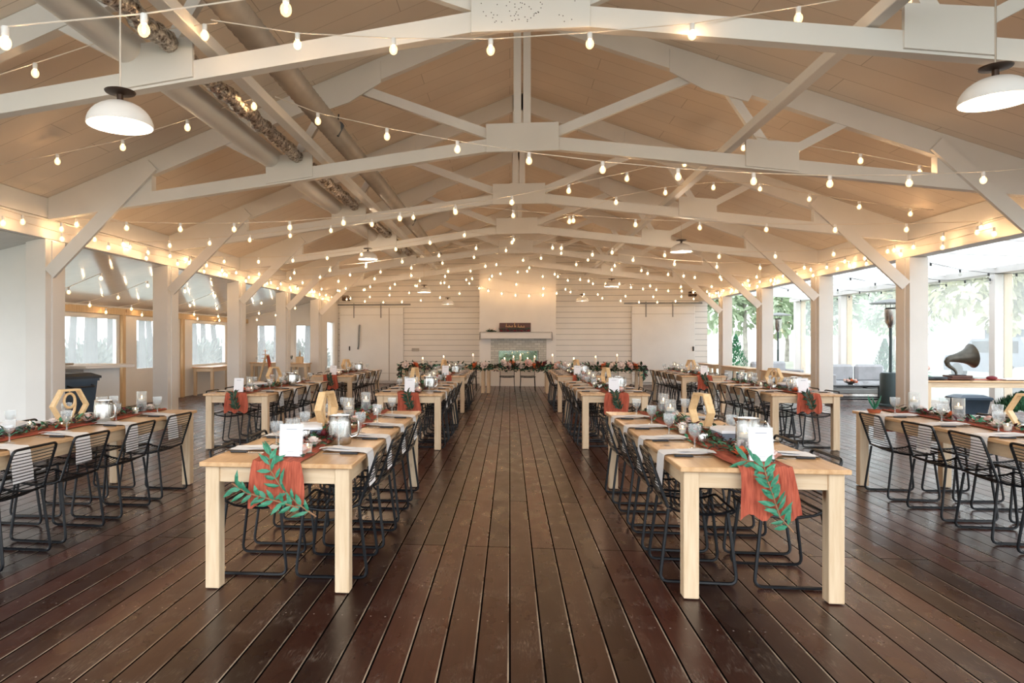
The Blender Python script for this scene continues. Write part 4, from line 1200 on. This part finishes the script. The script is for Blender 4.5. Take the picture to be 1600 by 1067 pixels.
def bushmesh(seed):
    rr = random.Random(seed); m = MB()
    for i in range(700):
        d = Vector((rr.gauss(0,1),rr.gauss(0,1),abs(rr.gauss(0,1)))).normalized()
        c = Vector((d.x*2.0, d.y*1.2, d.z*1.5))*rr.uniform(.6,1)
        m.leaf(c, d+Vector((0,0,.4)), (rr.random(),rr.random(),1), .45, .16)
    return m.mesh('low_brush', bush)
bm_ = bushmesh(4)
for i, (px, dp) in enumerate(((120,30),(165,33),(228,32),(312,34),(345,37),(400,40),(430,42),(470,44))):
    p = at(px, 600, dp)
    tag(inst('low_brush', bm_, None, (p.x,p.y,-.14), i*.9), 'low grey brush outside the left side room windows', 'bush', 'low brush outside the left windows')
m = MB(); rr = random.Random(9)
for i in range(3600):
    m.leaf((rr.uniform(-2.5,2.8), rr.uniform(-.5,.5), rr.uniform(.0,1.9)), (rr.uniform(-1,1),-1,rr.uniform(-.2,1)), (0,-.3,1), .22, .1)
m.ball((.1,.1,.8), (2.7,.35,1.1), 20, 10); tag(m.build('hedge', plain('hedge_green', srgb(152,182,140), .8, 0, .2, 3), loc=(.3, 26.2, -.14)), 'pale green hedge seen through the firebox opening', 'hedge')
def vehicle(loc, rz, body, label, rack=False):
    root = thing('parked_vehicle', label, 'car', loc, rz)
    prof = [(-2.2,.35),(2.2,.35),(2.25,.75),(2.1,1.0),(1.2,1.1),(.6,1.72),(-1.9,1.78),(-2.2,1.1)]
    m = MB(); m.prism(prof, -.9, .9); m.build('body', body, root)
    m = MB(); m.box((-2.26,-.75,1.15),(-2.1,.75,1.62)); [m.box((-1.8,s*.905-.004,1.15),(.55,s*.905+.004,1.62)) for s in (-1,1)]; m.build('windows', cardark, root)
    for x in (-1.4,1.4):
        for s in (-1,1):
            m = MB(); m.lathe([(.34,-.1),(.34,.1)], 18, M=Matrix.Translation((x,s*.82,.34)) @ Matrix.Rotation(PI/2,4,'X'), capb=True, capt=True); m.build('wheel', cardark, root)
    for s in (-1,1):
        m = MB(); m.bbox((-2.27,s*.72-.14,.85),(-2.15,s*.72+.14,1.05), .01); m.build('tail_lamp', redlamp, root)
    if rack:
        m = MB(); m.bbox((-1.9,-.8,1.79),(.6,.8,1.88), .02); m.build('roof_rack', cardark, root)
        m = MB(); m.bar((-1.2,-.6,1.88),(-1.9,-.6,2.35), .08, .05); m.bar((-.9,-.6,1.88),(-1.5,-.6,2.3), .06, .04); m.build('rack_arm', cardark, root)
vehicle((20.4, 30.5, -.14), rad(95), cargrey, 'pale parked car with red tail lamps beyond the patio')
vehicle((13.6, 15.9, -.14), rad(170), carwhite, 'white vehicle with dark roof rack at the right edge outside', True)
root = thing('shed', 'pale grey shed far beyond the patio', 'shed', (31.5, 42.5, -.14), .3)
m = MB(); m.box((-3,-2,0),(3,2,2.3)); m.build('walls', cargrey, root)
m = MB(); m.prism([(-3.3,2.3),(3.3,2.3),(0,3.3)], -2.2, 2.2); m.build('roof', greyduct, root)

# ------------------------------------------------------------------ pendants
def make_pendant():
    root = thing('pendant_lamp', '', '')
    m = MB(); pr = [(.02,.2)] + [(.2*math.sin(t), .155*math.cos(t)+.04) for t in [i*PI/2/9 for i in range(1,10)]] 
    m.lathe(pr + [(r-.004, z-.003) for r, z in reversed(pr[1:])] + [(.018,.19)], 28); m.build('lamp_shade', shade, root, True)
    m = MB(); m.lathe([(.001,.235),(.09,.25),(.095,.258),(.02,.27),(.001,.272)], 20); m.tube([(0,0,.19),(0,0,.25)], .02, 8); m.build('cap', bronze, root, True)
    m = MB(); m.ball((0,0,.085), (.045,.045,.05), 12, 8); m.build('bulb', lampglow, root, True)
    return root
proto_l = make_pendant()
PEND = [(188,183,4.4,'large front pendant lamp on the left, nearest to camera'),(1556,145,4.35,'large front pendant lamp on the right, nearest to camera'),
        (575,400,14.0,'white dome pendant at left beyond the third truss'),(1065,388,12.8,'white dome pendant at right beyond the third truss'),
        (663,453,20.6,'small far pendant left, before the shiplap wall'),(956,444,19.4,'small far pendant right, before the shiplap wall'),
        (700,472,22.6,'lowest small pendant left of the chimney breast'),(910,467,22.4,'lowest small pendant right of the chimney breast')]
for px, py, dp, lab in PEND:
    p = at(px, py, dp); p.z -= .09
    o = put(proto_l, p, 0, '', lab, 'lamp', None)
    zt = zr(p.x) - p.z
    m = MB(); m.tube([(0,0,.26),(0,0,zt)], .006, 5); m.build('cord', cordm, o)

# ------------------------------------------------------------------ string lights
m = MB(); m.lathe([(.016,0),(.018,-.006),(.018,-.045),(.014,-.05)], 10, capb=True, capt=True); socket = m.mesh('socket', shade, True)
m = MB(); m.ball((0,0,-.083), (.030,.030,.036), 12, 8, 0); m.ball((0,0,-.080), (.009,.009,.021), 8, 6, 1); bulbm = m.mesh('bulb', [shellmat, filament], True)
m = MB(); m.ball((0,0,-.083), (.030,.030,.036), 8, 6, 0); m.ball((0,0,-.080), (.009,.009,.021), 6, 4, 1); m.lathe([(.018,0),(.018,-.05)], 6, 2); bulbfar = m.mesh('bulb', [shellmat, filament, shade], True)
m = MB(); m.ball((0,0,-.083), (.030,.030,.036), 8, 6, 0); m.lathe([(.018,0),(.018,-.05)], 6, 1, capb=True, capt=True); bulboff = m.mesh('bulb', [clearbulb, darkcord], True)
def strand(pts, label, near=False, cord=None, off=False, ends=(), group=None):
    pts = [Vector(p) for p in pts]
    root = thing('string_light', label, 'string lights', pts[0], 0, group)
    cp = [Vector(p) for p in ends[:1]] + pts + [Vector(p) for p in ends[1:]]
    m = MB(); m.tube([p - pts[0] for p in cp], .0045, 5); m.build('cord', cord or cordm, root)
    for p in pts:
        o = inst('bulb', bulboff if off else (bulbm if near else bulbfar), root, p - pts[0])
        if near: inst('socket', socket, o)
def pxs(lst, d0, d1=None):
    d1 = d1 or d0; n = len(lst); out = []
    for i, (a, b) in enumerate(lst):
        dp = d0 + (d1-d0)*i/max(1,n-1); q = at(a, b, dp); q.z += .08; out.append(q)
    return out
strand(pxs([(8,65),(225,45),(447,13),(660,-30)], 3.5), 'nearest string of big bulbs across the top left corner', True, ends=(at(-220,85,3.5), at(760,-55,3.5)))
strand(pxs([(55,113),(192,69),(320,54)], 5.6, 5.0), 'short string of bulbs above the large left pendant', True, ends=(at(-60,135,5.6), at(340,35,5.0)))
strand(pxs([(465,68),(615,76),(767,77),(922,67),(1082,53),(1248,27),(1425,-4)], 4.95), 'string of bulbs crossing just before the first truss', True, ends=(at(330,30,4.95), at(1600,-60,4.95)))
strand(pxs([(90,251),(192,229),(293,198),(397,165)], 7.5, 6.8), 'string of bulbs rising from left wall to the ducts', True, ends=(at(-30,262,7.6), at(428,140,6.7)))
strand(pxs([(497,188),(605,212),(715,232),(827,250),(942,264),(1060,275),(1178,282),(1297,286),(1421,285),(1537,280)], 6.7), 'long string of bulbs crossing before the second truss', True, ends=(at(430,150,6.7), at(1650,260,6.7)))
strand(pxs([(120,350),(198,355),(282,357),(366,357),(453,354),(537,347),(625,340),(712,330),(800,315),(889,297),(980,278),(1070,255),(1162,230)], 9.2, 8.6), 'long string of bulbs between the second and third trusses', True, ends=(at(40,342,9.2), at(1200,205,8.6)))
strand(pxs([(1246,235),(1345,250),(1437,268),(1548,281)], 8.1), 'short string of bulbs at right behind the second truss', True, ends=(at(1180,212,8.1), at(1640,280,8.1)))
strand(pxs([(890,345),(963,315),(1040,300),(1115,292),(1188,294),(1265,310),(1343,322),(1423,333),(1500,338)], 10.1), 'string of bulbs sagging at right past the third truss', True, ends=(at(840,352,10.1), at(1570,335,10.1)))
def sagline(a, b, n, sag):
    a, b = Vector(a), Vector(b)
    return [a.lerp(b, i/(n-1)) - Vector((0,0,sag*4*(i/(n-1))*(1-i/(n-1)))) for i in range(n)]
rr = random.Random(3)
GD = [10.4, 12.3, 13.6, 15.5, 16.8, 18.7, 19.8, 21.0, 22.0]
for i, y in enumerate(GD):
    xa = rr.uniform(-1.6, 1.6); ym = y + rr.uniform(-.5,.5)
    A = sagline((XL+.06, y+rr.uniform(-.6,.6), rr.uniform(2.95,3.1)), (xa, ym, rr.uniform(3.45,3.65)), 9, rr.uniform(.1,.25))
    B = sagline((xa, ym, A[-1].z), (XR-.06, y+rr.uniform(-.6,.6), rr.uniform(2.95,3.1)), 9, rr.uniform(.1,.25))
    strand(A + B[1:], 'string of glowing bulbs across the hall, %s of the rear strings' % ORD[i], False)
for sgn, nm in ((-1,'left'), (1,'right')):
    x = XC + sgn*(HW-.16)
    for j, (z, st) in enumerate(((3.03,.72),(2.93,1.05))):
        y0 = (7.0 if sgn < 0 else 9.0) + j*.4
        n = int((YB-.6-y0)/st)
        strand([(x, y0+k*st, z-.03*math.sin(k*PI/2)**2) for k in range(n)], '%s string of bulbs along the %s header beam' % (('upper','lower')[j], nm), False)
strand(sagline((-5.6,YB-.7,3.0),(FX0,YB-1.35,3.3),8,.25)+sagline((FX0+.3,FY-.35,3.2),(FX1,FY-.35,3.1),6,.12)+sagline((FX1+.3,YB-1.3,3.25),(6.0,YB-.7,2.95),8,.25), 'string of bulbs sagging along the fireplace wall', False)
for i, y in enumerate((10.2,11.6,13.0,14.4,15.8,17.2,18.6,20.0)):
    strand(sagline((XL-.4,y,2.55),(AX+.25,y+.5,2.16),4,.08), 'short string of bulbs under side room ceiling, %s from the bar' % ORD[i], False)
for i, y in enumerate((12.4,13.8,15.2,16.9,18.5,20.3)):
    strand(sagline((XR+.32,y,2.98),(PX-.2,y+1.1,2.75),6,.16), 'string of unlit bulbs under patio roof, %s from the front' % ORD[i], False, darkcord, True)

# ------------------------------------------------------------------ warm fill from the lamps (one per pendant)
for i, (px, py, dp, lab) in enumerate(PEND[:6]):
    p = at(px, py, dp); L = bpy.data.lights.new('pendant_light', 'POINT'); L.energy = 22; L.color = (1,.78,.55); L.shadow_soft_size = .08
    o = bpy.data.objects.new('pendant_light', L); COL.objects.link(o); o.location = p - Vector((0,0,.18))
